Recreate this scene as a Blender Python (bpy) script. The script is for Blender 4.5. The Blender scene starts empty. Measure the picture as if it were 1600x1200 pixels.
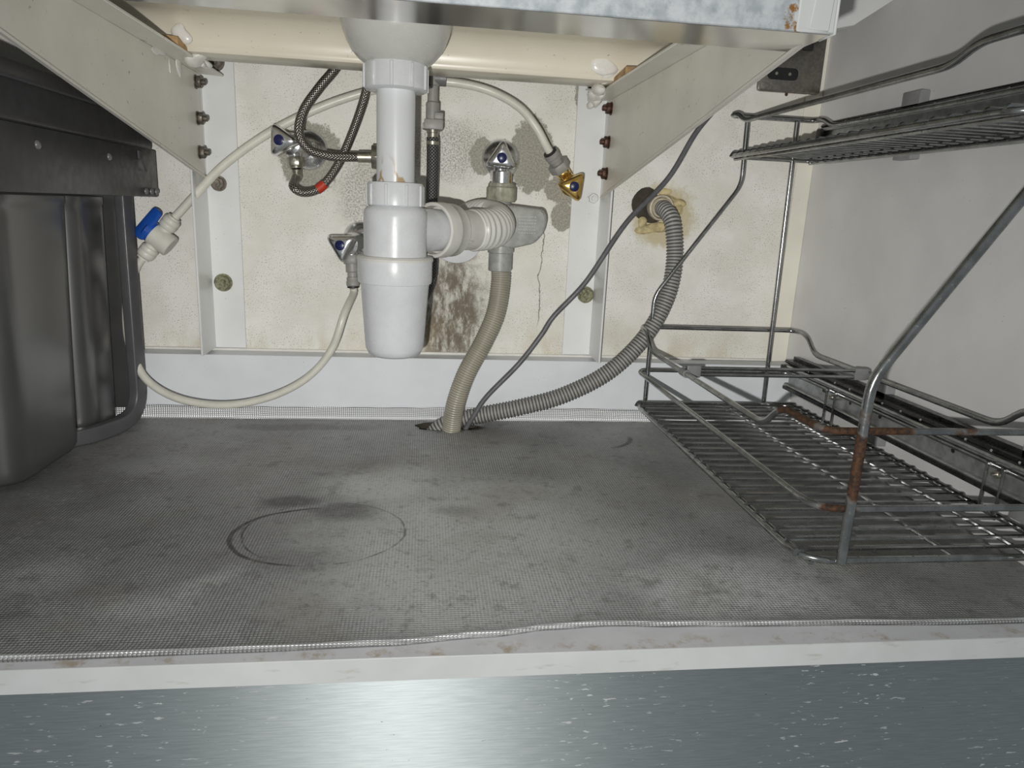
import bpy, bmesh, math, random
from mathutils import Vector, Matrix

random.seed(7)
PI = math.pi
scene = bpy.context.scene
col = scene.collection

# ---------------------------------------------------------------- camera
cam_data = bpy.data.cameras.new('camera')
cam_data.sensor_fit = 'HORIZONTAL'
cam_data.sensor_width = 36.0
cam_data.lens = 1112.0 * 36.0 / 1600.0
cam_data.clip_start = 0.01
cam_data.clip_end = 50.0
cam = bpy.data.objects.new('camera', cam_data)
col.objects.link(cam)
right = Vector((0.99204776, -0.11782406, 0.04425759))
up = Vector((-0.0146892, 0.24084624, 0.97045212))
fwd = Vector((0.12500188, 0.96338496, -0.23720023))
CAM = Vector((0.0, 0.0, 0.309))
m = Matrix.Identity(4)
for i in range(3):
    m[i][0] = right[i]; m[i][1] = up[i]; m[i][2] = -fwd[i]; m[i][3] = CAM[i]
cam.matrix_world = m
scene.camera = cam

# ---------------------------------------------------------------- world: the dim kitchen around
world = bpy.data.worlds.new('room_light')
scene.world = world
world.use_nodes = True
bg = world.node_tree.nodes['Background']
bg.inputs['Color'].default_value = (0.90, 0.97, 1.0, 1)
bg.inputs['Strength'].default_value = 0.21

# ---------------------------------------------------------------- the phone's flash, just beside the lens
fl = bpy.data.lights.new('phone_flash', 'SPOT')
fl.energy = 30.0
fl.color = (1.0, 0.985, 0.95)
fl.shadow_soft_size = 0.0035
fl.spot_size = math.radians(140)
fl.spot_blend = 1.0
fl.use_nodes = True
nt = fl.node_tree
em = nt.nodes['Emission']
fo = nt.nodes.new('ShaderNodeLightFalloff')
FLASH_Q, FLASH_L, FLASH_C = 0.03, 0.15, 0.58
fo.inputs['Strength'].default_value = 1.0
def _mul(sock, k):
    n = nt.nodes.new('ShaderNodeMath'); n.operation = 'MULTIPLY'
    nt.links.new(sock, n.inputs[0]); n.inputs[1].default_value = k
    return n.outputs[0]
def _add(a, b):
    n = nt.nodes.new('ShaderNodeMath'); n.operation = 'ADD'
    nt.links.new(a, n.inputs[0]); nt.links.new(b, n.inputs[1])
    return n.outputs[0]
nt.links.new(_add(_add(_mul(fo.outputs['Quadratic'], FLASH_Q), _mul(fo.outputs['Linear'], FLASH_L)),
                  _mul(fo.outputs['Constant'], FLASH_C)), em.inputs['Strength'])
flash = bpy.data.objects.new('phone_flash', fl)
col.objects.link(flash)
flash.location = CAM + right * -0.025 + up * -0.032 - fwd * 0.004
flash.rotation_euler = fwd.to_track_quat('-Z', 'Y').to_euler()

# ---------------------------------------------------------------- exposure
vs = scene.view_settings
scene.display_settings.display_device = 'sRGB'
vs.view_transform = 'Standard'
vs.look = 'None'
vs.exposure = 0.0
vs.gamma = 1.0
vs.use_curve_mapping = False

# ================================================================ node helpers
class N:
    def __init__(s, name):
        s.m = bpy.data.materials.new(name)
        s.m.use_nodes = True
        s.t = s.m.node_tree
        s.b = s.t.nodes['Principled BSDF']
        g = s.t.nodes.new('ShaderNodeNewGeometry')
        s.pos = g.outputs['Position']
        sp = s.t.nodes.new('ShaderNodeSeparateXYZ')
        s.t.links.new(s.pos, sp.inputs[0])
        s.x, s.y, s.z = sp.outputs
    def link(s, a, b): s.t.links.new(a, b)
    def val(s, sock, v):
        if hasattr(v, 'is_output'): s.link(v, sock)
        else: sock.default_value = v
    def math(s, op, a, b=0.0, c=0.0):
        n = s.t.nodes.new('ShaderNodeMath'); n.operation = op
        s.val(n.inputs[0], a); s.val(n.inputs[1], b); s.val(n.inputs[2], c)
        return n.outputs[0]
    def rng(s, v, a, b, c=0.0, d=1.0):
        n = s.t.nodes.new('ShaderNodeMapRange'); n.interpolation_type = 'SMOOTHSTEP'
        s.val(n.inputs['Value'], v)
        n.inputs['From Min'].default_value = a; n.inputs['From Max'].default_value = b
        n.inputs['To Min'].default_value = c; n.inputs['To Max'].default_value = d
        return n.outputs[0]
    def noise(s, scale, detail=3, rough=0.55, vec=None, stretch=None, off=None):
        n = s.t.nodes.new('ShaderNodeTexNoise')
        n.inputs['Scale'].default_value = scale
        n.inputs['Detail'].default_value = detail
        n.inputs['Roughness'].default_value = rough
        v = vec or s.pos
        if stretch or off:
            mp = s.t.nodes.new('ShaderNodeMapping')
            s.link(v, mp.inputs['Vector'])
            if stretch: mp.inputs['Scale'].default_value = stretch
            if off: mp.inputs['Location'].default_value = off
            v = mp.outputs[0]
        s.link(v, n.inputs['Vector'])
        return n.outputs[0]
    def mix(s, f, a, b):
        n = s.t.nodes.new('ShaderNodeMix'); n.data_type = 'RGBA'
        s.val(n.inputs['Factor'], f)
        for k, v in ((6, a), (7, b)):
            if hasattr(v, 'is_output'): s.link(v, n.inputs[k])
            else: n.inputs[k].default_value = (*v, 1)
        return n.outputs[2]
    def blob(s, u, v, cu, cv, ru, rv, ns, amp=0.9, soft=0.06):
        a = s.math('DIVIDE', s.math('SUBTRACT', u, cu), ru)
        b = s.math('DIVIDE', s.math('SUBTRACT', v, cv), rv)
        d = s.math('SQRT', s.math('ADD', s.math('MULTIPLY', a, a), s.math('MULTIPLY', b, b)))
        d = s.math('ADD', d, s.math('MULTIPLY', s.math('SUBTRACT', ns, 0.5), amp))
        return s.rng(d, 1 + soft, 1 - soft)
    def mx(s, *a):
        r = a[0]
        for q in a[1:]: r = s.math('MAXIMUM', r, q)
        return r
    def bump(s, h, strength=0.5, dist=0.001):
        n = s.t.nodes.new('ShaderNodeBump')
        n.inputs['Strength'].default_value = strength
        n.inputs['Distance'].default_value = dist
        s.link(h, n.inputs['Height'])
        s.link(n.outputs[0], s.b.inputs['Normal'])
    def set(s, **k):
        names = dict(color='Base Color', rough='Roughness', metal='Metallic', spec='Specular IOR Level', trans='Transmission Weight',
                     ior='IOR', coat='Coat Weight', aniso='Anisotropic', coatr='Coat Roughness', alpha='Alpha', sss='Subsurface Weight')
        for kk, v in k.items():
            i = s.b.inputs[names[kk]]
            if isinstance(v, tuple) and len(v) == 3: v = (*v, 1)
            s.val(i, v)
        return s

def plain(name, c, rough=0.5, metal=0.0, var=0.12, scale=60, spec=0.5, bump=0.0, speck=0.0):
    n = N(name)
    f = n.noise(scale, 4)
    dark = tuple(max(0, v * (1 - var)) for v in c); lite = tuple(min(1, v * (1 + var)) for v in c)
    colr = n.mix(n.rng(f, 0.3, 0.7), dark, lite)
    if speck:
        sp = n.rng(n.noise(520, 2), 0.70, 0.76)
        colr = n.mix(n.math('MULTIPLY', sp, speck), colr, (0.10, 0.09, 0.07))
    n.set(color=colr, metal=metal, spec=spec)
    n.set(rough=n.rng(n.noise(scale * 1.7, 3), 0.25, 0.75, max(0.02, rough - 0.07), min(1, rough + 0.07)))
    if bump: n.bump(n.noise(scale * 6, 3), bump, 0.0008)
    return n.m

M = {}
# -------- painted plaster wall with old patches and stains
n = N('old_wall_paint')
nz = n.noise(75, 6, 0.75); nz2 = n.noise(16, 4, 0.6); fine = n.noise(420, 3, 0.6)
base = n.mix(n.rng(nz2, 0.3, 0.7), (0.70, 0.685, 0.62), (0.80, 0.79, 0.745))
base = n.mix(n.math('MULTIPLY', n.rng(n.noise(9, 3, off=(3, 1, 2)), 0.5, 0.75), 0.28), base, (0.74, 0.69, 0.56))
speck = n.rng(n.noise(620, 2, 0.5), 0.595, 0.665)
dens = n.rng(n.noise(24, 3, off=(7, 2, 1)), 0.30, 0.62)
base = n.mix(n.math('MULTIPLY', n.math('MULTIPLY', speck, dens), 0.75), base, (0.16, 0.15, 0.13))
gp = n.mx(n.blob(n.x, n.z, -0.158, 0.368, 0.042, 0.044, nz), n.blob(n.x, n.z, 0.150, 0.385, 0.032, 0.050, nz),
          n.blob(n.x, n.z, 0.080, 0.380, 0.018, 0.024, nz), n.blob(n.x, n.z, 0.199, 0.303, 0.017, 0.020, nz, 0.7),
          n.blob(n.x, n.z, 0.222, 0.470, 0.015, 0.030, nz), n.blob(n.x, n.z, 0.20, 0.340, 0.030, 0.020, nz, 1.2))
plaster = n.mix(n.rng(fine, 0.3, 0.7), (0.24, 0.23, 0.19), (0.42, 0.40, 0.34))
gm = n.mx(n.blob(n.x, n.z, -0.085, 0.325, 0.035, 0.050, nz, 1.3, 0.4), n.blob(n.x, n.z, 0.03, 0.385, 0.055, 0.040, nz, 1.2, 0.4))
base = n.mix(n.math('MULTIPLY', gm, n.rng(fine, 0.42, 0.62, 0.15, 0.9)), base, (0.33, 0.32, 0.28))
base = n.mix(gp, base, plaster)
st = n.math('MULTIPLY', n.blob(n.x, n.z, 0.036, 0.155, 0.052, 0.095, nz, 1.3, 0.45), n.rng(n.noise(75, 6, 0.75, stretch=(1, 1, 0.4)), 0.36, 0.56, 0.25, 1.0))
base = n.mix(n.math('MULTIPLY', st, 0.93), base, (0.115, 0.085, 0.050))
st2 = n.math('MULTIPLY', n.rng(n.z, 0.165, 0.095), n.rng(n.noise(30, 4, stretch=(1, 1, 0.4)), 0.42, 0.72))
base = n.mix(n.math('MULTIPLY', st2, 0.40), base, (0.45, 0.36, 0.20))
yel = n.mx(n.blob(n.x, n.z, 0.352, 0.310, 0.046, 0.044, nz, 1.1, 0.25))
base = n.mix(n.math('MULTIPLY', yel, 0.75), base, (0.50, 0.42, 0.22))
crk_x = n.math('ADD', n.x, n.math('MULTIPLY', n.math('SUBTRACT', n.noise(35, 4), 0.5), 0.018))
crk = n.math('MULTIPLY', n.rng(n.math('ABSOLUTE', n.math('SUBTRACT', crk_x, 0.171)), 0.0012, 0.0004),
             n.math('MULTIPLY', n.rng(n.z, 0.13, 0.16), n.rng(n.z, 0.31, 0.28)))
base = n.mix(n.math('MULTIPLY', crk, 0.8), base, (0.10, 0.09, 0.08))
n.set(color=base, rough=0.55, spec=0.3)
n.bump(n.math('SUBTRACT', n.math('MULTIPLY', fine, 0.4), n.math('MULTIPLY', gp, 0.9)), 0.5, 0.0015)
M['wall'] = n.m

def melamine(name, c, rough=0.45, speck=0.25):
    n = N(name)
    b = n.mix(n.rng(n.noise(12, 3), 0.3, 0.7), tuple(v * 0.95 for v in c), tuple(min(1, v * 1.04) for v in c))
    s1 = n.math('MULTIPLY', n.rng(n.noise(330, 2), 0.69, 0.74), n.rng(n.noise(18, 3, off=(4, 4, 4)), 0.45, 0.7))
    b = n.mix(n.math('MULTIPLY', s1, speck * 3), b, (0.22, 0.20, 0.17))
    n.set(color=b, rough=rough, spec=0.35)
    n.bump(n.noise(900, 2), 0.12, 0.0004)
    return n.m
M['melamine'] = melamine('white_melamine', (0.71, 0.73, 0.76))
M['side_panel'] = melamine('grey_white_side_panel', (0.66, 0.655, 0.645))
M['trim_cream'] = melamine('cream_corner_strip', (0.74, 0.72, 0.63))

# -------- white front edge
n = N('white_edge_band')
b = n.mix(n.rng(n.noise(20, 3), 0.3, 0.7), (0.66, 0.67, 0.66), (0.72, 0.73, 0.73))
d = n.math('MULTIPLY', n.rng(n.noise(70, 4, stretch=(0.5, 1, 2)), 0.60, 0.72), 0.4)
b = n.mix(d, b, (0.42, 0.37, 0.26))
n.set(color=b, rough=0.4, spec=0.4)
M['edge'] = n.m

# -------- grimy cabinet board (top of the base, between mat and edge)
n = N('grimy_base_board')
b = n.mix(n.rng(n.noise(20, 3), 0.3, 0.7), (0.60, 0.60, 0.62), (0.68, 0.68, 0.70))
gr = n.math('MULTIPLY', n.rng(n.noise(45, 5, 0.7), 0.50, 0.68), n.rng(n.y, 0.470, 0.447))
b = n.mix(n.math('MULTIPLY', gr, 0.75), b, (0.36, 0.28, 0.15))
sp = n.rng(n.noise(260, 2), 0.70, 0.76)
b = n.mix(n.math('MULTIPLY', sp, 0.6), b, (0.2, 0.15, 0.08))
n.set(color=b, rough=0.5)
M['board'] = n.m

# -------- embossed foil mat
n = N('embossed_foil_mat')
P = 0.0029
w = n.math('ADD', n.y, n.z)
sx = n.math('ABSOLUTE', n.math('SINE', n.math('MULTIPLY', n.x, PI / P)))
sy = n.math('ABSOLUTE', n.math('SINE', n.math('MULTIPLY', w, PI / P)))
cell = n.math('MULTIPLY', sx, sy)
nzb = n.noise(7, 4, 0.6); nzm = n.noise(24, 4, 0.6); nzf = n.noise(130, 4, 0.7)
f1 = n.rng(nzb, 0.32, 0.68)
foil = n.mix(f1, (0.385, 0.387, 0.387), (0.52, 0.525, 0.525))
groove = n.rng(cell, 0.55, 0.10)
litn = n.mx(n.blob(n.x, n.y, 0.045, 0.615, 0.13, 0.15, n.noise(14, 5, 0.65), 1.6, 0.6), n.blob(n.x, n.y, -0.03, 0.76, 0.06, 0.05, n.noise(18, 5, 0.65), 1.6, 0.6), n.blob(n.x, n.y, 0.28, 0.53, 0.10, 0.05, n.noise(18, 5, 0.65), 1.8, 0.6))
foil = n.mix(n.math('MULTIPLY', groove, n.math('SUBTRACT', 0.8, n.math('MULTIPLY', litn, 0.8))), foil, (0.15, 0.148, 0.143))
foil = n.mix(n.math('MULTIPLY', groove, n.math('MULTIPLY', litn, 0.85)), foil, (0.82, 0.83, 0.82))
brown = n.math('MULTIPLY', n.rng(n.noise(9, 4, off=(1, 5, 2)), 0.50, 0.72), 0.45)
foil = n.mix(brown, foil, (0.29, 0.265, 0.21))
# ring-shaped pot marks
def ring(cx, cy, rx, ry, w0, amp=0.05, nsx=None):
    a = n.math('DIVIDE', n.math('SUBTRACT', n.x, cx), rx); bb = n.math('DIVIDE', n.math('SUBTRACT', n.y, cy), ry)
    dd = n.math('SQRT', n.math('ADD', n.math('MULTIPLY', a, a), n.math('MULTIPLY', bb, bb)))
    dd = n.math('ADD', dd, n.math('MULTIPLY', n.math('SUBTRACT', nzm, 0.5), amp))
    return n.rng(n.math('ABSOLUTE', n.math('SUBTRACT', dd, 1.0)), w0, w0 * 0.25)
r1 = n.math('MULTIPLY', ring(-0.090, 0.645, 0.076, 0.067, 0.022), n.rng(n.noise(22, 3, off=(2, 2, 2)), 0.40, 0.56))
r2 = n.math('MULTIPLY', ring(-0.101, 0.637, 0.074, 0.060, 0.050), n.rng(n.x, -0.07, -0.13))
r3 = n.math('MULTIPLY', ring(0.235, 0.938, 0.058, 0.05, 0.09), n.math('MULTIPLY', n.rng(n.x, 0.25, 0.27), n.rng(n.y, 0.945, 0.925)))
bl = n.mx(n.blob(n.x, n.y, -0.075, 0.690, 0.030, 0.022, nzm, 1.2, 0.5), n.blob(n.x, n.y, -0.135, 0.715, 0.030, 0.014, nzm, 1.2, 0.5),
          n.math('MULTIPLY', n.blob(n.x, n.y, 0.035, 0.69, 0.020, 0.012, nzm, 1.3, 0.6), 0.6),
          n.math('MULTIPLY', n.blob(n.x, n.y, -0.33, 0.60, 0.14, 0.10, nzm, 1.0, 0.6), 0.35),
          n.math('MULTIPLY', n.blob(n.x, n.y, 0.11, 0.80, 0.06, 0.035, nzm, 1.6, 0.7), 0.55), n.math('MULTIPLY', n.blob(n.x, n.y, -0.105, 0.585, 0.05, 0.02, nzm, 1.5, 0.7), 0.5), n.math('MULTIPLY', n.blob(n.x, n.y, 0.30, 0.80, 0.05, 0.05, nzm, 1.6, 0.8), 0.4), n.math('MULTIPLY', n.blob(n.x, n.y, -0.40, 0.72, 0.10, 0.16, nzm, 1.0, 0.6), 0.5),
          n.math('MULTIPLY', n.blob(n.x, n.y, -0.16, 0.975, 0.09, 0.015, nzm, 1.3, 0.6), 0.6))
darkm = n.mx(n.math('MULTIPLY', r1, 0.9), n.math('MULTIPLY', r2, 0.95), n.math('MULTIPLY', r3, 0.8), n.math('MULTIPLY', bl, 0.72))
foil = n.mix(n.math('MULTIPLY', darkm, n.rng(nzf, 0.3, 0.6, 0.75, 1.0)), foil, (0.045, 0.042, 0.038))
# pale dusty smears
sm = n.mx(n.math('MULTIPLY', n.blob(n.math('ADD', n.x, n.math('MULTIPLY', n.y, -0.75)), n.y, -0.585, 0.545, 0.014, 0.035, nzm, 1.2, 0.7), 0.6), n.math('MULTIPLY', n.blob(n.x, n.y, -0.205, 0.515, 0.035, 0.014, nzm, 1.4, 0.7), 0.55), n.math('MULTIPLY', n.blob(n.x, n.y, -0.31, 0.565, 0.035, 0.03, nzm, 1.5, 0.7), 0.5), n.math('MULTIPLY', n.blob(n.x, n.y, -0.05, 0.755, 0.050, 0.035, nzm, 1.0, 0.6), 0.75),
          n.math('MULTIPLY', n.blob(n.x, n.y, 0.045, 0.80, 0.075, 0.11, nzm, 1.2, 0.7), 0.45),
          n.math('MULTIPLY', n.blob(n.x, n.y, 0.02, 0.60, 0.09, 0.14, nzm, 1.2, 0.7), 0.45),
          n.math('MULTIPLY', n.blob(n.x, n.y, -0.30, 0.82, 0.05, 0.03, nzm, 1.2, 0.6), 0.4),
          n.math('MULTIPLY', n.blob(n.x, n.y, 0.28, 0.52, 0.07, 0.03, nzm, 1.5, 0.6), n.rng(nzf, 0.45, 0.6)),
          n.math('MULTIPLY', n.rng(nzf, 0.66, 0.74), 0.5))
foil = n.mix(n.math('MULTIPLY', sm, n.rng(cell, 0.15, 0.5, 0.3, 1.0)), foil, (0.70, 0.71, 0.70))
grit = n.noise(260, 5, 0.75)
foil = n.mix(n.math('MULTIPLY', n.rng(grit, 0.50, 0.68), 0.45), foil, (0.13, 0.128, 0.12))
foil = n.mix(n.math('MULTIPLY', n.math('MULTIPLY', n.rng(grit, 0.44, 0.30), n.rng(nzm, 0.40, 0.65)), 0.5), foil, (0.72, 0.73, 0.73))
streak = n.math('MULTIPLY', n.rng(n.noise(38, 5, 0.7, off=(4, 9, 1)), 0.54, 0.68), 0.4)
foil = n.mix(streak, foil, (0.10, 0.095, 0.085))
clean = n.rng(n.z, 0.0033, 0.0038)
foil = n.mix(clean, foil, n.mix(n.math('MULTIPLY', groove, n.rng(n.z, 0.006, 0.008, 0.0, 0.75)), (0.86, 0.87, 0.88), (0.20, 0.21, 0.23)))
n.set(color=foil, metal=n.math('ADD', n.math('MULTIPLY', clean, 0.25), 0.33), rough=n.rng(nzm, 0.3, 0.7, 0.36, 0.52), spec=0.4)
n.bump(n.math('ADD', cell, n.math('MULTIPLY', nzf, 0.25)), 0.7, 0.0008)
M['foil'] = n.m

# -------- brushed metal kick panel
n = N('brushed_metal_panel')
br = n.noise(10, 4, 0.6, stretch=(4, 40, 90))
b = n.mix(n.rng(br, 0.3, 0.7), (0.56, 0.615, 0.62), (0.67, 0.715, 0.72))
fleck = n.math('MULTIPLY', n.rng(n.noise(165, 4, 0.6, stretch=(0.5, 1, 1.9)), 0.625, 0.67), n.rng(n.noise(8, 3, off=(9, 0, 0)), 0.36, 0.60))
fleck = n.math('MULTIPLY', fleck, n.rng(n.math('ABSOLUTE', n.math('ADD', n.x, 0.01)), 0.05, 0.13, 0.25, 1.0))
dk = n.rng(n.noise(190, 3, 0.6, stretch=(0.7, 1, 1.4), off=(3, 3, 3)), 0.70, 0.75)
b = n.mix(n.math('MULTIPLY', fleck, 0.75), b, (0.80, 0.82, 0.80))
b = n.mix(n.math('MULTIPLY', dk, 0.8), b, (0.05, 0.05, 0.045))
n.set(color=b, metal=n.math('SUBTRACT', 0.97, n.math('MULTIPLY', fleck, 0.6)), rough=0.68, aniso=0.90)
tg = n.t.nodes.new('ShaderNodeTangent'); tg.direction_type = 'UV_MAP'; tg.uv_map = 'UVMap'
n.link(tg.outputs[0], n.b.inputs['Tangent'])
n.bump(br, 0.10, 0.0005)
M['kick'] = n.m

# -------- cream painted steel, with drips and specks
n = N('cream_painted_steel')
b = n.mix(n.rng(n.noise(14, 4), 0.3, 0.7), (0.71, 0.69, 0.62), (0.79, 0.77, 0.70))
s1 = n.math('MULTIPLY', n.rng(n.noise(210, 3), 0.66, 0.70), n.rng(n.noise(20, 3, off=(2, 8, 2)), 0.45, 0.65))
b = n.mix(n.math('MULTIPLY', s1, 0.85), b, (0.15, 0.12, 0.08))
ru = n.rng(n.noise(46, 5, 0.7, off=(5, 5, 5)), 0.68, 0.75)
b = n.mix(n.math('MULTIPLY', ru, 0.6), b, (0.40, 0.24, 0.09))
n.set(color=b, rough=0.35, spec=0.5)
n.bump(n.noise(70, 3), 0.12, 0.001)
M['cream'] = n.m
# left bracket flange paint, whiter
M['white_paint'] = melamine('white_painted_steel', (0.74, 0.75, 0.74), 0.3, 0.3)

n = N('cream_ceramic')
b = n.mix(n.rng(n.noise(8, 3), 0.3, 0.7), (0.70, 0.65, 0.53), (0.76, 0.715, 0.60))
s1 = n.rng(n.noise(230, 2), 0.70, 0.75)
b = n.mix(n.math('MULTIPLY', s1, 0.5), b, (0.25, 0.2, 0.14))
n.set(color=b, rough=0.30, spec=0.5)
M['ceramic'] = n.m

n = N('galvanised_sheet')
v = n.t.nodes.new('ShaderNodeTexVoronoi'); v.inputs['Scale'].default_value = 160; n.link(n.pos, v.inputs['Vector'])
b = n.mix(n.rng(n.noise(60, 5, 0.7), 0.35, 0.65), (0.42, 0.47, 0.50), (0.74, 0.77, 0.79))
b = n.mix(n.math('MULTIPLY', v.outputs['Distance'], 0.3), b, (0.85, 0.87, 0.88))
ru = n.math('MULTIPLY', n.rng(n.noise(95, 4, 0.65), 0.54, 0.64), n.rng(n.x, 0.165, 0.222))
b = n.mix(ru, b, (0.36, 0.17, 0.035))
n.set(color=b, metal=0.25, rough=0.5)
M['galv'] = n.m

n = N('polished_steel_underside')
b = n.mix(n.rng(n.noise(30, 4), 0.3, 0.7), (0.56, 0.55, 0.53), (0.66, 0.65, 0.62))
n.set(color=b, metal=1.0, rough=0.14)
n.bump(n.noise(40, 2, stretch=(1, 0.2, 1)), 0.03, 0.001)
M['mirror'] = n.m

M['pvc'] = plain('white_pvc', (0.72, 0.735, 0.75), 0.28, var=0.03, speck=0.05)
n = N('white_pvc_pipe')
b = n.mix(n.rng(n.noise(20, 3), 0.3, 0.7), (0.70, 0.715, 0.73), (0.74, 0.755, 0.77))
dr = n.math('MULTIPLY', n.rng(n.math('ABSOLUTE', n.math('SUBTRACT', n.noise(30, 3, 0.5, stretch=(1.4, 1, 0.7)), 0.5)), 0.05, 0.015), n.rng(n.z, 0.362, 0.338))
b = n.mix(n.math('MULTIPLY', dr, 0.85), b, (0.42, 0.28, 0.12))
n.set(color=b, rough=0.28)
M['pvc_pipe'] = n.m
M['pvc_old'] = plain('yellowed_white_pvc', (0.70, 0.69, 0.64), 0.35, var=0.05, speck=0.1)
M['dome'] = plain('offwhite_waste_plastic', (0.60, 0.60, 0.565), 0.25, var=0.03, speck=0.08)
M['tube'] = plain('ivory_water_tube', (0.67, 0.66, 0.58), 0.35, var=0.05, speck=0.2)
M['valve_white'] = plain('ivory_valve_plastic', (0.66, 0.65, 0.58), 0.4, var=0.04, speck=0.3)
M['blue'] = plain('blue_plastic', (0.012, 0.085, 0.42), 0.4, var=0.08)
M['dark_blue'] = plain('dark_blue_cap', (0.010, 0.014, 0.075), 0.3, var=0.08)
n = N('spotted_chrome')
sp = n.rng(n.noise(420, 3, 0.6), 0.60, 0.67)
n.set(color=n.mix(n.math('MULTIPLY', sp, 0.7), (0.80, 0.81, 0.82), (0.32, 0.31, 0.29)), metal=1.0, rough=n.rng(sp, 0, 1, 0.22, 0.5))
n.bump(n.noise(60, 2), 0.06, 0.002)
M['chrome'] = n.m
n = N('brass')
n.set(color=n.mix(n.rng(n.noise(80, 3), 0.3, 0.7), (0.62, 0.40, 0.11), (0.80, 0.56, 0.20)), metal=1.0, rough=0.24)
M['brass'] = n.m
M['nut_metal'] = plain('dull_nickel', (0.42, 0.40, 0.34), 0.35, 0.9, 0.2, 150)
M['olive_nut'] = plain('grimy_olive_plastic', (0.33, 0.32, 0.25), 0.45, 0, 0.25, 120)
M['grey_fit'] = plain('grey_pushfit_plastic', (0.30, 0.295, 0.275), 0.45, 0, 0.08)
M['siphon'] = plain('translucent_grey_plastic', (0.34, 0.345, 0.325), 0.4, 0, 0.15, 90, bump=0.15)
M['siphon_mark'] = plain('moulded_relief', (0.44, 0.445, 0.425), 0.4, 0, 0.05)
M['black_rub'] = plain('black_rubber', (0.016, 0.016, 0.017), 0.5, 0, 0.3, 200)
M['dark_fit'] = plain('dark_grey_fitting', (0.155, 0.155, 0.155), 0.4, 0, 0.1)
M['rusty_bolt'] = plain('rusty_bolt', (0.085, 0.045, 0.032), 0.5, 0.5, 0.5, 180, bump=0.3)
M['dark_bolt'] = plain('dark_oxidised_bolt', (0.16, 0.14, 0.115), 0.45, 0.6, 0.4, 180, bump=0.3)
M['green_bolt'] = plain('verdigris_bolt', (0.21, 0.21, 0.13), 0.55, 0.3, 0.5, 260, bump=0.5)
M['wood'] = plain('raw_wood', (0.42, 0.27, 0.13), 0.7, 0, 0.3, 70)
M['silicone'] = plain('white_silicone', (0.78, 0.76, 0.72), 0.25, 0, 0.06)
M['foam'] = plain('old_yellow_foam', (0.50, 0.42, 0.23), 0.8, 0, 0.35, 90, bump=0.8)
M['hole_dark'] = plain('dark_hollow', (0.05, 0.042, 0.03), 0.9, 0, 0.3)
M['pipe_end'] = plain('stained_pipe_end', (0.50, 0.44, 0.33), 0.5, 0, 0.25)
M['cable'] = plain('grey_cable_sheath', (0.115, 0.115, 0.12), 0.45, 0, 0.2, 60)
M['socket'] = plain('dull_steel_faceplate', (0.22, 0.21, 0.185), 0.36, 0.85, 0.15, 200)
M['black_pl'] = plain('black_plastic', (0.012, 0.012, 0.013), 0.3, 0, 0.2)
M['bin_frame'] = plain('dark_grey_bin_frame', (0.058, 0.057, 0.060), 0.38, 0.0, 0.10, 60, bump=0.05)
M['bin_bar'] = plain('grey_bin_bar', (0.085, 0.084, 0.089), 0.35, 0, 0.06)
n = N('glossy_dark_bin_plastic')
n.set(color=n.mix(n.rng(n.noise(25, 3), 0.3, 0.7), (0.040, 0.040, 0.040), (0.050, 0.050, 0.049)), rough=0.30, spec=0.5, ior=2.2)
n.bump(n.noise(9, 2), 0.03, 0.004)
M['bin'] = n.m
M['rivet'] = plain('clear_plastic_stud', (0.17, 0.17, 0.165), 0.2, 0, 0.1)
# rack chrome, dirty and rusting
def rackchrome(name, rust):
    n = N(name)
    b = n.mix(n.rng(n.noise(60, 4), 0.35, 0.65), (0.28, 0.285, 0.28), (0.40, 0.41, 0.405))
    dirt = n.rng(n.noise(340, 3, 0.6), 0.60, 0.70)
    b = n.mix(n.math('MULTIPLY', dirt, 0.55), b, (0.10, 0.095, 0.085))
    met, ro = 0.95, n.rng(dirt, 0, 1, 0.22, 0.6)
    if rust:
        nr = n.noise(60, 3)
        def sph(c, r):
            vm = n.t.nodes.new('ShaderNodeVectorMath'); vm.operation = 'DISTANCE'
            n.link(n.pos, vm.inputs[0]); vm.inputs[1].default_value = c
            d = n.math('ADD', vm.outputs['Value'], n.math('MULTIPLY', n.math('SUBTRACT', nr, 0.5), 0.03))
            return n.rng(d, r + 0.004, r - 0.004)
        rm = n.mx(*[sph(c, r) for c, r in rust])
        b = n.mix(rm, b, n.mix(n.rng(n.noise(260, 4, 0.7), 0.35, 0.65), (0.026, 0.016, 0.011), (0.105, 0.046, 0.018)))
        met = n.math('MULTIPLY', n.math('SUBTRACT', 1.0, rm), 0.95)
        ro = n.math('MAXIMUM', ro, n.math('MULTIPLY', rm, 0.8))
    n.set(color=b, metal=met, rough=ro)
    n.bump(n.noise(500, 3), 0.10, 0.0006)
    return n.m
M['rack'] = rackchrome('dirty_rack_chrome', None)
M['rack_rust'] = rackchrome('rusting_rack_chrome', [((0.325, 0.474, 0.152), 0.034), ((0.31, 0.535, 0.158), 0.030), ((0.325, 0.474, 0.120), 0.022),
    ((0.325, 0.480, 0.092), 0.020), ((0.325, 0.480, 0.046), 0.014), ((0.362, 0.495, 0.154), 0.018), ((0.428, 0.495, 0.154), 0.009), ((0.43, 0.47, 0.347), 0.012)])
M['rack_post'] = rackchrome('rusting_post_chrome', [((0.3356, 0.485, 0.128), 0.028), ((0.3356, 0.485, 0.168), 0.004), ((0.450, 0.485, 0.36), 0.02)])
M['zinc'] = plain('zinc_plated_slide', (0.46, 0.47, 0.47), 0.4, 0.85, 0.2, 90)
M['slide_dark'] = plain('greasy_dark_slide', (0.055, 0.055, 0.055), 0.28, 0.8, 0.3, 90)
M['ball'] = plain('steel_ball', (0.7, 0.7, 0.7), 0.15, 1.0, 0.1)
M['grey_clip'] = plain('grey_plastic_clip', (0.22, 0.22, 0.22), 0.45, 0, 0.1)
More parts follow.
